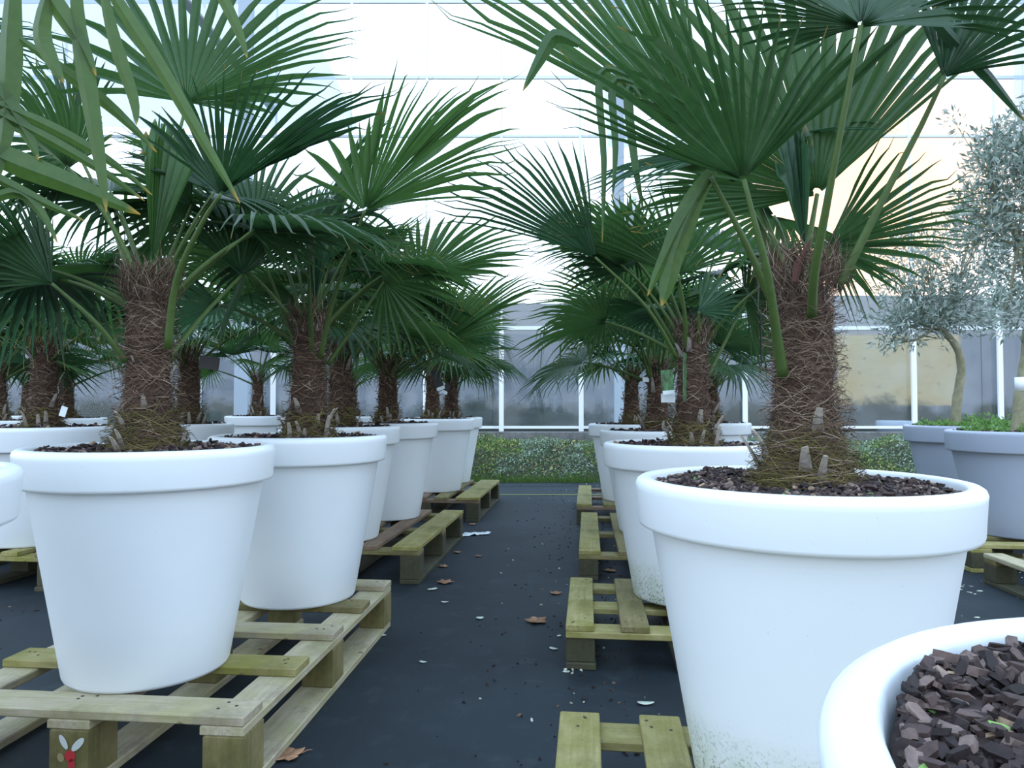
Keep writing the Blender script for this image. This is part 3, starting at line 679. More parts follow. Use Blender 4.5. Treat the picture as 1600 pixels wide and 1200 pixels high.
S += [(l2, 2.555, dict(hub=(570,328,-.25), tips=[(455,262),(497,202),(552,180),(578,168),(616,88),(646,102),(664,110),(690,116),(724,117),(750,118),(826,86),(792,130),(825,188),(825,204),(816,227),(807,262),(794,307)], n=28, fuse=.45, bow=.12, near=1, mat='leaf', jit=.03, pet=[(500,560,-.05),(520,470,-.12),(552,380,-.2)], pr=.010)),
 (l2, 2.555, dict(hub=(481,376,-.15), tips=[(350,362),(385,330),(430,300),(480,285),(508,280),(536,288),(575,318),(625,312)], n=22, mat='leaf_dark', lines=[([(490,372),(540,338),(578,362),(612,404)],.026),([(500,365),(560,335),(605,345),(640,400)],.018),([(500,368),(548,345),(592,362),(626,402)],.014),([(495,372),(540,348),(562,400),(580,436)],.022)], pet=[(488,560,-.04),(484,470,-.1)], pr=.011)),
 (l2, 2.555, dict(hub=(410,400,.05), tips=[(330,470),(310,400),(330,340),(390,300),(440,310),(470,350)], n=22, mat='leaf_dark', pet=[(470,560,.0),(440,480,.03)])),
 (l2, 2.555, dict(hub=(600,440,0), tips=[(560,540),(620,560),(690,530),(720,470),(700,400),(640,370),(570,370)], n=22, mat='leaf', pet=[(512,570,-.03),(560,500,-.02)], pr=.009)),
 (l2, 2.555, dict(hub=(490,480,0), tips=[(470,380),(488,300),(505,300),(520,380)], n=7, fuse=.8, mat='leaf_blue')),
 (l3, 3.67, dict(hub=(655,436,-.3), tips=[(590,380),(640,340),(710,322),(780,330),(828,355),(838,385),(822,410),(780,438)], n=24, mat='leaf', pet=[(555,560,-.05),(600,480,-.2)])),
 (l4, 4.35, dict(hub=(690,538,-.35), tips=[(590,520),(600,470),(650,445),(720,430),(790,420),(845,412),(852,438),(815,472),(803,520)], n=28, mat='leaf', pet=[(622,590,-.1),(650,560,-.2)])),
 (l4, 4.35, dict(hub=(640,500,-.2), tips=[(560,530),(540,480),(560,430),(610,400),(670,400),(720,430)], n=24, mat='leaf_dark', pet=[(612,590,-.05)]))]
S += [(r2, 2.69, dict(hub=(1060,430,-.15), tips=[(858,378),(868,350),(905,312),(955,292),(1010,275),(1060,270),(1110,285),(1150,320),(1185,370),(1190,405)], n=28, fuse=.42, bow=.12, near=1, mat='leaf', pet=[(1072,545,-.04),(1070,490,-.1)], pr=.011)),
 (r2, 2.69, dict(hub=(930,402,-.2), tips=[(653,332),(659,306),(668,290),(691,261),(721,236),(741,229),(775,216),(805,210),(835,204),(874,210),(912,204)], n=19, fuse=.38, bow=.1, mat='leaf_dark', jit=.02, maxw=.013, pet=[(1058,560,-.05),(1010,480,-.15)], pr=.009)),
 (r2, 2.69, dict(hub=(1092,487,-.1), tips=[(1095,420),(1128,415),(1168,442),(1168,470),(1162,492),(1140,512)], n=13, mat='leaf_blue', pet=[(1092,550,-.03)])),
 (r2, 2.69, dict(hub=(1165,470,.1), tips=[(1150,350),(1210,370),(1260,420),(1260,500),(1220,560),(1180,590)], n=20, mat='leaf', pet=[(1105,590,0),(1135,530,.05)])),
 (r2, 2.69, dict(hub=(985,420,0), tips=[(900,470),(870,420),(890,340),(950,300),(1010,300),(1050,340)], n=24, mat='leaf_dark', pet=[(1070,560,0),(1020,480,0)])),
 (r3, 4.05, dict(hub=(985,492,-.3), tips=[(902,548),(866,522),(836,492),(814,460),(816,440),(850,415),(900,400),(960,395)], n=24, mat='leaf', pet=[(1015,590,-.05),(1000,540,-.2)])),
 (r3, 4.05, dict(hub=(1000,460,-.1), tips=[(930,430),(940,380),(985,345),(1040,350),(1080,390)], n=22, mat='leaf_dark', pet=[(1018,590,-.05)]))]
# R0: leaves of the corner palm entering at the top right
S += [(r0, .275, dict(hub=(1500,-420,.45), tips=[(1120,-40,.75),(1230,20,.75),(1330,60,.75),(1440,40,.7),(1560,40,.65),(1640,80,.6)], n=14, mat='leaf_dark', fuse=.7, maxw=.02)) ][:0]
for i, (pm_, Y_, sp) in enumerate(S): px_leaf(pm_, Y_, sp, 900+i)
# dark red sheath on the largest palm
mb = MB(); w0 = r1.location
pts = [P(x,y,1.373-.075)-w0 for x,y in ((1243,440),(1248,415),(1258,392),(1268,372))]
seg_strip(mb, pts, [.006,.008,.005,.001], Vector((0,1,0)), 0, .3); obj('dry_bract', mb.mesh('dry_bract', M['red_sheath']), r1)

# ---------------------------------------------------------------- olive trees
M['olive_leaf'] = tonemat('olive_leaf', [(0,(.11,.15,.11)),(.5,(.27,.34,.29)),(1,(.52,.60,.54))], .5, None, .5, .25)
M['weed'] = tonemat('weed_leaf', [(0,(.08,.18,.04)),(1,(.20,.38,.09))], .6, None, .4, .3)
m, t, b = mat('olive_bark'); n = nz(t, 14, 5, .7)
col = rgbmix(t, rng(t, n, .3, .7), (.16,.15,.08), (.34,.32,.21)); t.links.new(col, b.inputs['Base Color']); b.inputs['Roughness'].default_value = .85; bump(t, b, n, .5, .01)
M['olive_bark'] = m
def foliage(mb, R, c, rad, n, l0, l1):
    for i in range(n):
        d = Vector((R.gauss(0,1), R.gauss(0,1), R.gauss(0,1))).normalized()*(R.random()**.45)
        p = Vector(c) + Vector((d.x*rad[0], d.y*rad[1], d.z*rad[2]))
        ax = (d*.8 + Vector((R.gauss(0,.6), R.gauss(0,.6), R.gauss(0,.6)+.2))).normalized(); l = R.uniform(l0,l1)
        sd_ = ax.cross(Vector((R.gauss(0,1),R.gauss(0,1),R.gauss(0,1)))).normalized()*l*.13; tn = R.random()
        a = mb.vert(p, tn); b_ = mb.vert(p+ax*l*.5+sd_, tn); c_ = mb.vert(p+ax*l, tn); e_ = mb.vert(p+ax*l*.5-sd_, tn)
        mb.face(a, b_, c_, e_)
def olive(X, Y, trunk, clumps, label, seed, weeds=260, tr_=.033):
    R = random.Random(seed); o = empty('potted_olive_tree', (X,Y,HR)); w0 = o.location; tag(o, label, 'olive tree')
    obj('pot', POT['grey'], o); obj('bark_mulch', MULCH['wide'], o, kind='stuff')
    pts = [P(x,y,Y+(d))-w0 for x,y,d in trunk]; pts[0].z = .53
    mb = MB(); pl = bez_line(pts, 20); k = len(pl); tube(mb, pl, [tr_*(1-.45*i/k)*(1+.08*math.sin(i*2.1)) for i in range(k)], 12); tk = obj('trunk', mb.mesh('trunk', M['olive_bark'], True), o)
    fb = MB(); bb = MB(); top = pl[-1]
    for (x,y,d,rx,rz_,n) in clumps:
        c = P(x,y,Y+d)-w0; s = Y/F
        foliage(fb, R, c, (rx*s, rx*s, rz_*s), n, .035, .065)
        mid = top.lerp(c, .5)+Vector((R.uniform(-.03,.03),R.uniform(-.03,.03),-.04))
        tube(bb, bez_line([top, mid, c], 6), [.012*(1-i/8) for i in range(7)], 6)
        for q_ in range(5):
            e_ = c + Vector((R.gauss(0,.8)*rx*s, R.gauss(0,.5)*rx*s, abs(R.gauss(0,.9))*rz_*s))
            tube(bb, bez_line([mid, c.lerp(e_,.5), e_], 4), [.005,.004,.003,.002,.001], 4)
            foliage(fb, R, e_, (.05,.05,.09), 26, .03, .06)
    obj('branches', bb.mesh('branches', M['olive_bark'], True), o, kind='stuff')
    obj('foliage', fb.mesh('foliage', M['olive_leaf']), o, kind='stuff')
    wm = MB()
    for i in range(weeds):
        a = R.uniform(0,6.28); r = math.sqrt(R.random())*.28; r = max(r, .05); p = Vector((r*math.cos(a), r*math.sin(a), .55)); h = R.uniform(.02,.085)*(1.2 if math.cos(a) > 0 else .5)
        for k_ in range(5):
            ax = Vector((R.gauss(0,.6),R.gauss(0,.6),1)).normalized(); l = R.uniform(.02,.04); q_ = p+ax*h*R.random(); tn = R.random()
            sd_ = ax.cross(Vector((R.gauss(0,1),R.gauss(0,1),0))).normalized()*l*.22
            d_ = (ax+Vector((R.gauss(0,.7),R.gauss(0,.7),0))).normalized()
            wm.face(wm.vert(q_,tn), wm.vert(q_+d_*l*.5+sd_,tn), wm.vert(q_+d_*l,tn), wm.vert(q_+d_*l*.5-sd_,tn))
    obj('weeds', wm.mesh('weeds', M['weed']), o, kind='stuff'); return o
olive(3.13, 5.0, [(1492,662,0),(1496,620,0),(1502,580,0),(1496,545,0),(1478,522,0),(1462,510,0)],
  [(1470,470,0,60,45,900),(1420,440,0,55,50,700),(1520,430,0,70,60,1000),(1440,500,0,55,25,450),(1400,500,0,45,20,260),(1400,535,.0,40,12,110),(1450,380,.1,70,45,500),(1540,360,.1,50,50,500),(1500,500,0,60,25,420)],
  'olive tree with a bent slender trunk in a grey pot, weeds round its foot', 31)
o2 = olive(2.80, 3.96, [(1592,676,0),(1598,620,0),(1606,560,0),(1612,480,0),(1606,420,0),(1592,380,0)],
  [(1560,300,0,60,90,1300),(1600,230,0,60,60,700),(1530,350,0,40,60,500),(1620,330,0,60,80,900),(1600,430,0,60,60,700),(1580,490,0,50,40,450),(1545,240,0,25,50,220),(1640,250,0,60,80,500)],
  'olive tree cut off by the right edge in a grey pot, tall silvery crown', 32, 200, .045)
mb = MB(); c = P(1601,600,3.96)
lathe(mb, [(.0405,-.038),(.042,-.038),(.042,.038),(.0405,.038)], 20); tl = obj('trunk_label', mb.mesh('trunk_label', simple('white_label',(.85,.87,.9),.5), True), None, (c.x-.005,3.96,c.z)); tag(tl, 'blank white label wrapped round the olive trunk at the right edge', 'label')
# grey tub beyond the glass
mb = MB(); c = P(1396,661,10.2)
lathe(mb, [(.001,.0),(.17,.0),(.20,.45),(.215,.45),(.23,.62),(.215,.63),(.20,.60),(.001,.58)], 32)
tag(obj('planter_tub', mb.mesh('planter_tub', M['pot_grey'], True), None, (c.x,10.2,0)), 'blue-grey planter standing outside the glass, left of the bent olive tree', 'planter')

# ---------------------------------------------------------------- pallets
CACHE = {}
M['nail'] = simple('rusty_nail', (.05,.022,.012), .7)
def bx(name, dx, dy, dz, mk, parent, loc, ax, R):
    key = (name, round(dx,3), round(dy,3), round(dz,3), mk, ax)
    if key not in CACHE:
        mb = MB(); box(mb, -dx/2, dx/2, -dy/2, dy/2, -dz/2, dz/2, .003); CACHE[key] = mb.mesh(name, M[mk+str(ax)])
    return obj(name, CACHE[key], parent, loc, (R.uniform(-.004,.004)*0, 0, R.uniform(-.006,.006)))
def pallet(corner, side, heading, W, D, H, layout, label, deck, under, block, seed, boards=None):
    """corner: world xy of the front corner; side -1: it is the right corner, +1: the left one"""
    R = random.Random(seed); hx = Vector((math.cos(heading), -math.sin(heading))); hy = Vector((math.sin(heading), math.cos(heading)))
    c = Vector(corner) + hx*W/2*side + hy*D/2
    o = empty('pallet', (c.x, c.y, 0), -heading); tag(o, label, 'pallet', )
    t_ = .022; bh = H-3*t_; bw = .095
    zt = H-t_/2; zu = H-1.5*t_; zb_ = t_/2
    dk = lambda i: deck[i % len(deck)]
    if layout == 'X':
        n = boards or 5
        for i in range(n): bx('deck_board', W, bw, t_, dk(i), o, (0, -D/2+bw/2+(D-bw)*i/(n-1), zt), 0, R)
        for i in range(3):
            x = (-1,0,1)[i]*(W-.1)/2
            bx('stringer_board', .1, D, t_, under, o, (x, 0, zu), 1, R); bx('bottom_board', .1, D, t_, under, o, (x, 0, zb_), 1, R)
    else:
        ws = boards or [.1,.08,.1,.08,.1]
        n = len(ws); gap = (W-sum(ws))/(n-1); x = -W/2
        for i, w_ in enumerate(ws):
            bx('deck_board', w_, D, t_, dk(i), o, (x+w_/2, 0, zt), 1, R); x += w_+gap
        for i in range(3):
            bx('cross_board', W, .095, t_, under, o, (0, (-1,0,1)[i]*(D-.095)/2, zu), 0, R)
            bx('bottom_board', .095, D, t_, block, o, ((-1,0,1)[i]*(W-.095)/2, 0, zb_), 1, R)
    nm = MB()
    def nail(x, y):
        c0 = nm.vert((x,y,H+.0012)); rg = [nm.vert((x+.0042*math.cos(k*PI/3), y+.0042*math.sin(k*PI/3), H+.0006)) for k in range(6)]
        for k in range(6): nm.face(c0, rg[k], rg[(k+1)%6])
    if layout == 'X':
        for i in range(n):
            for j in (-1,0,1):
                for k in range(3): nail(j*(W-.1)/2+R.uniform(-.03,.03), -D/2+bw/2+(D-bw)*i/(n-1)+R.uniform(-.03,.03))
    else:
        x = -W/2
        for w_ in ws:
            for j in (-1,0,1):
                for k in range(3): nail(x+w_/2+R.uniform(-.03,.03), j*(D-.095)/2+R.uniform(-.03,.03))
            x += w_+gap
    obj('nails', nm.mesh('nails', M['nail']), o, kind='stuff')
    for i in (-1,0,1):
        for j in (-1,0,1):
            bx('block', .092, .10 if D > .9 else .08, bh, block, o, (i*(W-.092)/2, j*(D-.10)/2, t_+bh/2), 2, R)
    return o
HD = .105
p1 = pallet((-.578,1.565), -1, HD-.012, .80, 1.22, HL, 'X', 'weathered pale pallet under the two nearest left palms, red mark on front block', ['wood_pale','wood_green','wood_pale','wood_olive','wood_pale'], 'wood_pale', 'wood_olive', 41)
pallet((-.440,3.42), -1, HD, .80, 1.20, HL, 'Y', 'mossy pallet with one brown board, second along the left side of the aisle', ['wood_brown','wood_olive','wood_brown','wood_brown','wood_green'], 'wood_olive', 'wood_dark', 42, [.1,.08,.1,.085,.13])
pallet((-.243,5.23), -1, HD, .80, 1.25, HL, 'Y', 'mossy dark pallet at the far end of the left row, by the planting bed', ['wood_dark','wood_olive','wood_brown','wood_olive','wood_green'], 'wood_brown', 'wood_dark', 43, [.1,.08,.1,.1,.17])
pallet((.112-1.14*.105,.545), 1, HD, .80, 1.14, HR, 'Y', 'yellow-green pallet under the largest palm, boards at the bottom of the picture', ['wood_green','wood_green','wood_pale'], 'wood_green', 'wood_olive', 44, [.09,.09,.09,.09,.09])
pallet((.173,2.33), 1, HD, .80, .64, HR, 'Y', 'short mossy yellow-green pallet, second along the right side of the aisle', ['wood_green','wood_olive'], 'wood_green', 'wood_dark', 45, [.09,.09,.09,.09,.09])
pallet((.326,3.51), 1, HD, .80, 1.25, HR, 'Y', 'mossy pallet third along the right side of the aisle, dark front block', ['wood_green','wood_olive'], 'wood_olive', 'wood_dark', 46, [.105,.09,.09,.09,.09])
pallet((.462,5.15), 1, HD, .80, 1.20, HR, 'Y', 'farthest pallet along the right side of the aisle', ['wood_green','wood_olive'], 'wood_brown', 'wood_dark', 47, [.11,.09,.09,.09,.09])
pallet((.02,-.75), 1, HD, .80, 1.20, .118, 'Y', 'low pallet under the corner palm, out of view below the frame', ['wood_green'], 'wood_green', 'wood_olive', 48, [.09,.09,.09,.09,.09])
pallet((-2.08,3.28), -1, HD, .80, .62, HL, 'Y', 'mossy pallet under the wide white pot behind the nearest left palm', ['wood_olive','wood_green'], 'wood_green', 'wood_dark', 49, [.1,.08,.1,.08,.1])
pallet((-1.17,.46), -1, HD, .80, .98, HL, 'X', 'pallet under the palm cut off by the left edge', ['wood_pale','wood_olive'], 'wood_pale', 'wood_olive', 50)
pallet((-1.50,3.95), -1, HD, .80, .9, HL, 'Y', 'pallet under the black-tagged palm between the nearest left palms', ['wood_olive'], 'wood_olive', 'wood_dark', 51)
pallet((-3.2,4.62), -1, HD, .80, 1.75, HL, 'Y', 'pallet under the two distant palms at the left edge', ['wood_olive'], 'wood_olive', 'wood_dark', 52)
pallet((-2.12,6.55), -1, HD, .80, 1.0, HL, 'Y', 'pallet under the small distant palm by the steel column', ['wood_olive'], 'wood_olive', 'wood_dark', 53)
pallet((-1.12,6.55), -1, HD, .80, .9, HL, 'Y', 'pallet under the hidden palm behind the left row', ['wood_olive'], 'wood_olive', 'wood_dark', 54)
pallet((-4.6,6.8), -1, HD, .80, 1.0, HL, 'Y', 'pallet under the distant far left palm', ['wood_olive'], 'wood_olive', 'wood_dark', 55)
pallet((1.35,5.35), 1, HD, .80, .9, HR, 'Y', 'pallet under the half hidden right-hand palm', ['wood_olive'], 'wood_olive', 'wood_dark', 56)
pallet((2.17,2.35), 1, HD-.03, .80, 1.10, HR, 'Y', 'pallet with dark blocks at the right edge, in front of the grey olive pots', ['wood_pale','wood_olive'], 'wood_olive', 'wood_dark', 57, [.09,.09,.09,.09,.09])
pallet((2.33,3.66), 1, HD, .80, 1.0, HR, 'X', 'mossy pallet under the olive tree cut off by the right edge', ['wood_green','wood_olive'], 'wood_green', 'wood_dark', 58)
pallet((2.70,4.72), 1, HD, .80, 1.0, HR, 'Y', 'pallet under the bent olive tree', ['wood_olive'], 'wood_olive', 'wood_dark', 59)
# painted red and white mark on the front block of the first pallet
mb = MB(); R = random.Random(8)
def petal(cx, cz, L_, w_, ang, tone):
    pts = []; c = mb.vert((cx,0,cz), tone)
    ring = [mb.vert((cx+math.cos(ang)*L_*math.cos(a)-math.sin(ang)*w_*math.sin(a), 0, cz+math.sin(ang)*L_*math.cos(a)+math.cos(ang)*w_*math.sin(a)), tone) for a in [2*PI*k/12 for k in range(12)]]
    for k in range(12): mb.face(c, ring[(k+1)%12], ring[k])
petal(-.014,.030,.018,.007,2.1,1); petal(.020,.026,.020,.008,.8,1)
petal(.002,.0,.013,.013,0,0); petal(.006,-.018,.008,.013,0,0); petal(-.020,-.004,.008,.010,.4,.6)
mk = tonemat('painted_mark', [(0,(.45,.03,.04)),(.6,(.30,.25,.12)),(1,(.55,.58,.56))], .8)
blk = [c for c in p1.children if c.name.startswith('block')]
# block (i=0, j=-1): middle of the front
mid = sorted(blk, key=lambda c: (round(c.location.y,2), abs(c.location.x)))[0]
mo = obj('painted_flower_mark', mb.mesh('painted_flower_mark', mk), mid, (.002,-.0515,0))

# ---------------------------------------------------------------- plant tags
M['tag_black'] = simple('black_tag', (.012,.013,.015), .35); M['tag_white'] = simple('white_tag', (.72,.78,.80), .5)
m, t, b = mat('fern_picture'); n = nz(t, 30, 4, .6, sc=(3,1,1)); col = rgbmix(t, rng(t, n, .4, .6), (.008,.035,.015), (.06,.22,.06))
t.links.new(col, b.inputs['Base Color']); b.inputs['Roughness'].default_value = .3; M['tag_picture'] = m
def card(px, py, Y, wpx, hpx, rot, mt, label, string=True, foot=None, name='plant_tag'):
    s = Y/F; c = P(px, py, Y); o = empty(name, c); o.rotation_euler = rot; tag(o, label, 'tag')
    mb = MB(); box(mb, -wpx*s/2, wpx*s/2, -.001, .001, -hpx*s/2, hpx*s/2, .0003); obj('card', mb.mesh('card', M[mt]), o)
    if foot:
        mb = MB(); box(mb, -wpx*s/2, wpx*s/2, -.0018, -.0011, -hpx*s/2, -hpx*s/2+foot*s); obj('card_foot', mb.mesh('card_foot', M['tag_white']), o)
    if string:
        mb = MB(); tube(mb, [Vector((0,0,hpx*s/2-.003)), Vector((.01,.01,hpx*s/2+.02)), Vector((.015,.03,hpx*s/2+.045))], .0008, 5); obj('string', mb.mesh('string', M['tag_black']), o)
card(327,567,3.98,30,20,(0,.12,0.2),'tag_black','black plant tag beside the palm between the nearest left palms')
card(684,594,5.42,13,32,(0,-.35,.3),'tag_black','black plant tag hanging by the fifth palm of the left row',foot=5)
card(697,608,5.45,9,16,(0,.5,.3),'tag_black','small black and white tag right of the hanging black tag, fifth left palm',foot=5)
card(1043,597,2.56,19,38,(0,-.1,.1),'tag_picture','picture card of green fronds hanging on the second right-hand palm',foot=6)
card(1044,622,2.60,22,14,(0,0,0),'tag_white','pale green-grey card under the picture card on the second right-hand palm',False)
card(1070,589,2.54,24,76,(0,.05,1.15),'tag_picture','tall narrow plant card seen almost edge-on, right of the picture card')
card(1189,528,1.27,30,84,(.0,-.33,1.2),'tag_black','dark plant card seen edge-on, left of the largest palm trunk')
card(99,643,3.42,10,16,(0,.3,0),'tag_white','small white tag at the foot of the palm in the wide white pot',False)
card(988,331,2.50,7,50,(0,.15,0),'tag_white','white strip tag hanging high in the leaves of the second right-hand palm',False)
card(1009,593,4.0,10,8,(0,0,0),'tag_white','tiny white tag on the third palm of the right row',False)

# ---------------------------------------------------------------- planting bed
R = random.Random(77)
M['bed_soil'] = simple('bed_soil', (.035,.04,.022), .95)
M['bed_leaf'] = tonemat('ground_cover', [(0,(.03,.08,.015)),(.35,(.14,.24,.05)),(.6,(.22,.31,.21)),(.85,(.46,.53,.45)),(.93,(.42,.42,.14)),(1,(.5,.42,.18))], .7, None, .3, .2)
def bedh(x, y):
    u = (y-7.95)/1.4; return .02 + (.33*min(1, u*2.4)*(1) + .09*u)*(.85+.55*noise.noise(Vector((x*1.6,y*1.6,2)))) 
mb = MB(); nx, ny = 120, 14
g = [[mb.vert((-7+15*i/nx, 7.92+1.5*j/ny, bedh(-7+15*i/nx, 7.92+1.5*j/ny)-.05 if j else 0)) for i in range(nx+1)] for j in range(ny+1)]
for j in range(ny):
    for i in range(nx): mb.face(g[j][i], g[j][i+1], g[j+1][i+1], g[j+1][i])
obj('planting_bed', mb.mesh('planting_bed', M['bed_soil'], True), kind='structure')
mb = MB()
for i in range(46000):
    if i < 30000: x = R.uniform(-1.2, 6.0)
    else: x = R.uniform(-7, 8)
    y = 7.9 + 1.45*R.random()**1.25; z = bedh(x,y) - .04 + R.uniform(0,.07)
    nn = noise.noise(Vector((x*1.3, y*1.3, 7))) + (.25 if x < .1 and x > -1 else 0)
    l = R.uniform(.016,.034)
    ax = Vector((R.gauss(0,1), R.gauss(0,1)-.6, R.gauss(0,.7)+.5)).normalized(); sd_ = ax.cross(Vector((R.gauss(0,1),R.gauss(0,1),R.gauss(0,1)))).normalized()*l*.32
    p = Vector((x,y,z))
    if nn > .12: tn = R.choice((R.uniform(.2,.45), R.uniform(.25,.5), .93, R.uniform(.05,.3)))
    elif nn < -.30 and R.random() < .6: tn = R.choice((.0,.05,1.0))
    else: tn = R.uniform(.45,.88) if R.random() < .72 else R.uniform(.0,.4)
    if y < 8.06: tn = R.uniform(.1,.4); 
    mb.face(mb.vert(p,tn), mb.vert(p+ax*l*.5+sd_,tn), mb.vert(p+ax*l,tn), mb.vert(p+ax*l*.5-sd_,tn))
for i in range(5000):   # grass fringe
    x = R.uniform(-3,6); y = R.uniform(7.84,7.98); l = R.uniform(.03,.10); p = Vector((x,y,0)); tp = p+Vector((R.gauss(0,.4)*l, -abs(R.gauss(0,.5))*l, l)); tn = R.uniform(.15,.35)
    mb.face(mb.vert(p,tn), mb.vert(p+Vector((.005,0,0)),tn), mb.vert(tp,tn))
tag(obj('ground_cover', mb.mesh('ground_cover', M['bed_leaf']), kind='stuff'), 'low silvery and yellow-green ground cover plants along the foot of the glass wall', 'plants')

# ---------------------------------------------------------------- litter on the floor
M['crumbs'] = tonemat('crumbs', [(0,(.012,.010,.010)),(.6,(.05,.035,.03)),(.8,(.20,.13,.09)),(.9,(.45,.50,.38)),(1,(.6,.66,.55))], .8)
def floor_pt(px, py): 
    dz = (600-py)/F; yy = math.cos(PITCH)-dz*math.sin(PITCH); zz = dz*math.cos(PITCH)+math.sin(PITCH); k = -HC/zz
    return Vector(((px-800)/F*k, yy*k, 0))
mb = MB(); R = random.Random(21)
def crumb(x, y, s, tone, fl=.35):
    a = R.uniform(0,6.28); idx = []
    for z, k in ((0,1),(s*fl,.7)):
        for j in range(5):
            aa = a + 2*PI*j/5; rr = s*.5*R.uniform(.6,1.1)*k; idx.append(mb.vert((x+rr*math.cos(aa)*1.3*math.cos(a)-rr*math.sin(aa)*.6*math.sin(a), y+rr*math.cos(aa)*1.3*math.sin(a)+rr*math.sin(aa)*.6*math.cos(a), z+.0006), tone))
    mb.face(*idx[5:]); mb.face(*idx[:5][::-1])
    for j in range(5): mb.face(idx[j], idx[(j+1)%5], idx[5+(j+1)%5], idx[5+j])
for i in range(900):
    y = R.uniform(1.3,7.8); c = .12+ .105*y - .15
    side = R.random()
    x = c*0 + .105*y + R.gauss(.0,.28)
    if side > .6: x = .105*y + R.uniform(-.05,.12)
    crumb(x-.1*0, y, R.uniform(.005,.016), R.random()**1.2*.62 if R.random() < .85 else R.uniform(.75,1))
for i in range(260):
    crumb(R.uniform(1.7,3.2), R.uniform(2.6,5), R.uniform(.006,.03), R.uniform(.85,1), .08)
for i in range(220):
    crumb(R.uniform(-4,-1.2), R.uniform(2.5,6), R.uniform(.006,.02), R.random(), .2)
for i in range(14):
    p = floor_pt(893+R.uniform(-12,14), 1042+R.uniform(-8,8)); crumb(p.x, p.y-.02, .014, R.uniform(.85,1), .3)
tag(obj('floor_litter', mb.mesh('floor_litter', M['crumbs']), kind='stuff'), 'scattered dark mulch crumbs and pale leaf scraps over the black ground fabric', 'litter')
M['dry'] = tonemat('dry_leaf_brown', [(0,(.20,.09,.045)),(1,(.42,.26,.15))], .75, 40)
M['palepetal'] = tonemat('pale_leaf', [(0,(.45,.52,.40)),(1,(.62,.68,.60))], .6)
def dead_leaf(px, py, wpx, asp, ang, label, mk_='dry', lob=True, name='fallen_leaf', grp=None):
    p = floor_pt(px, py); s = p.y/F*wpx/2; mb = MB(); R = random.Random(int(px)); n = 22
    def z(x_, y_): return .003 + .16*s*(x_*x_) + .10*s*abs(y_)+ (.10*s*noise.noise(Vector((x_*2,y_*2,px))) if lob else 0)
    def zt_(x_, y_): return max(.002, z(x_, y_))
    c = mb.vert((0,0,.003), .3); c2 = mb.vert((0,0,.0015), .3); r1_ = []; r2_ = []
    for k in range(n):
        a = 2*PI*k/n; rr = (1-.0*k)*(1+(.30*math.sin(a*5+px)*abs(math.sin(a*2.5)) if lob else 0))
        x_, y_ = rr*math.cos(a), asp*rr*math.sin(a)*(1 if lob else (1-.25*math.cos(a)))
        tn = R.random(); r1_.append(mb.vert((x_*s, y_*s, zt_(x_,y_)+.001), tn)); r2_.append(mb.vert((x_*s, y_*s, zt_(x_,y_)), tn))
    for k in range(n):
        j = (k+1)%n; mb.face(c, r1_[k], r1_[j]); mb.face(c2, r2_[j], r2_[k]); mb.face(r2_[k], r2_[j], r1_[j], r1_[k])
    if lob: tube(mb, [Vector((s*.9,0,.004)), Vector((s*1.2,.1*s,.008)), Vector((s*1.5,.3*s,.004))], .0012, 5)
    tag(obj(name, mb.mesh(name, M[mk_], True), None, p, (0,0,ang)), label, 'leaf', grp)
dead_leaf(447,1183,52,.8,.3,'large curled tan leaf at the bottom edge beside the nearest left pallet')
dead_leaf(838,972,32,1.0,.8,'curled orange-brown leaf in the middle of the aisle')
dead_leaf(695,911,20,1.1,.1,'orange-brown leaf left side of the aisle beyond the nearest left pallet')
dead_leaf(692,886,13,1.2,1.,'small tan leaf by the corner of the second left pallet')
dead_leaf(677,885,9,1.2,2.,'tiny brown leaf touching the second left pallet corner')
dead_leaf(714,864,10,1.2,.4,'small brown leaf left of the aisle, just below the white scrap')
dead_leaf(747,870,8,1.2,1.4,'small reddish leaf right below the white scrap')
dead_leaf(738,820,10,1.2,.2,'small tan leaf above the white scrap')
dead_leaf(868,928,16,1.1,.0,'pale brown leaf left of the second right pallet')
dead_leaf(953,893,13,1.4,.9,'brown leaf between the boards beside the third right pallet')
dead_leaf(1009,1101,26,.42,.0,'white almond-shaped leaf lying beyond the nearest right pallet','palepetal',False)
dead_leaf(676,922,9,1.8,-1.,'small pale oval leaf left of the aisle','palepetal',False)
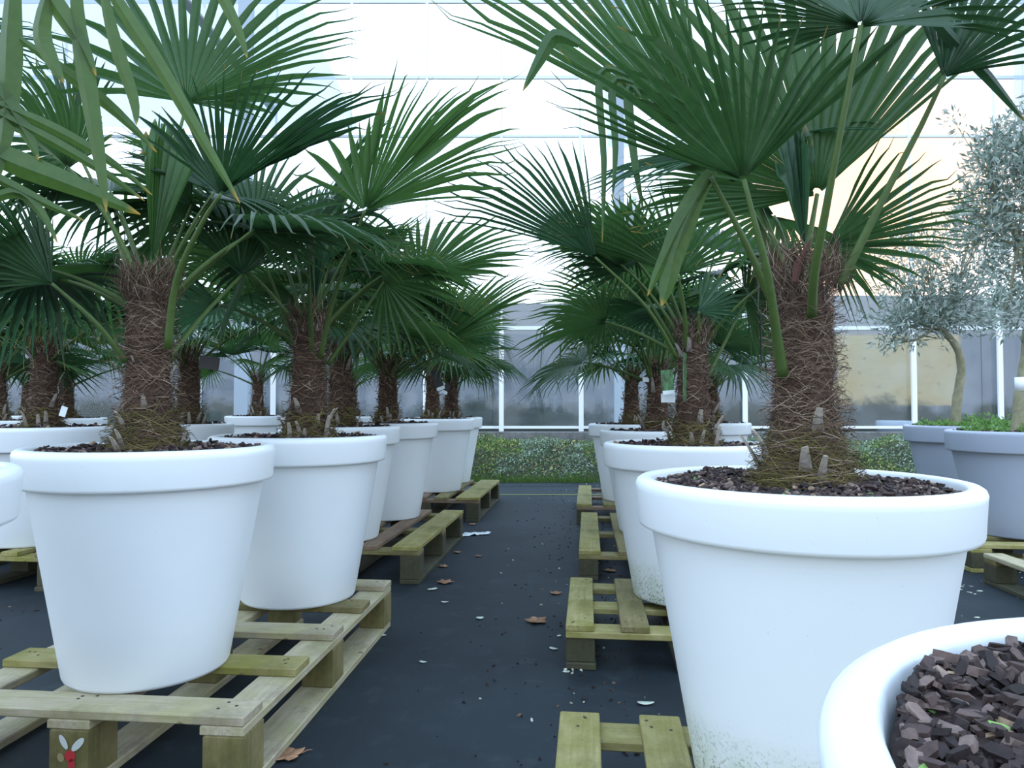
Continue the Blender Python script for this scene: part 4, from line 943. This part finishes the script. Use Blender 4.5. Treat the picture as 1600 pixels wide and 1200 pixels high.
dead_leaf(695,942,12,.5,.0,'thin pale leaf near the nearest left pallet back corner','palepetal',False)
dead_leaf(750,967,12,.9,.5,'pale curled leaf in the middle of the aisle','palepetal',False)
dead_leaf(865,1015,14,.5,-.5,'thin green leaf left of the dark block of the second right pallet','palepetal',False)
dead_leaf(874,995,6,1.2,-1.,'tiny pale green leaf by the second right pallet','palepetal',False)
dead_leaf(598,994,12,.5,-.3,'thin pale twig leaf right of the nearest left pallet','palepetal',False)
dead_leaf(661,1036,12,.5,-.3,'thin pale sliver on the dark fabric, lower middle of the aisle','palepetal',False)
# white scrap of film
p = floor_pt(738,838); mb = MB(); n = 16; R = random.Random(4); rows = []
for j in range(8):
    rows.append([mb.vert((-.10+.21*i/n + .01*R.uniform(-1,1), -.045+.013*j + .10*(i/n)**1 + .01*R.uniform(-1,1), .004+.018*abs(noise.noise(Vector((i*.7,j*.9,1))))*(1 if 0 < i < n else .3)), .5) for i in range(n+1)])
for j in range(7):
    for i in range(n): mb.face(rows[j][i], rows[j][i+1], rows[j+1][i+1], rows[j+1][i])
tag(obj('plastic_scrap', mb.mesh('plastic_scrap', simple('white_film', (.62,.68,.70), .4)), None, p), 'crumpled white plastic scrap on the fabric beside the second left pallet', 'litter')
# loose twig standing in the mulch of R2, grey stone in R1

# ---------------------------------------------------------------- groups of alike things
for o in [o for o in bpy.data.objects if o.parent is None and 'category' in o]:
    c, x, y = o['category'], o.location.x, o.location.y
    if c == 'palm': o['group'] = 'potted palms of the right row' if x > 0 else ('potted palms of the left row' if -1.05 < x < -.5 and y > 1.5 else 'potted palms in the rows further left')
    if c == 'pallet': o['group'] = 'pallets under the right-hand pots' if x > 0 else 'pallets under the left-hand pots'
    if c == 'olive tree': o['group'] = 'olive trees in grey pots'
    if c == 'tag': o['group'] = 'plant tags on the palms'
    if c == 'leaf': o['group'] = 'fallen leaves on the ground fabric'
    if c == 'column': o['group'] = 'steel columns at the glass wall'
    if c == 'screen': o['group'] = 'translucent plastic sheets high on the gable wall'
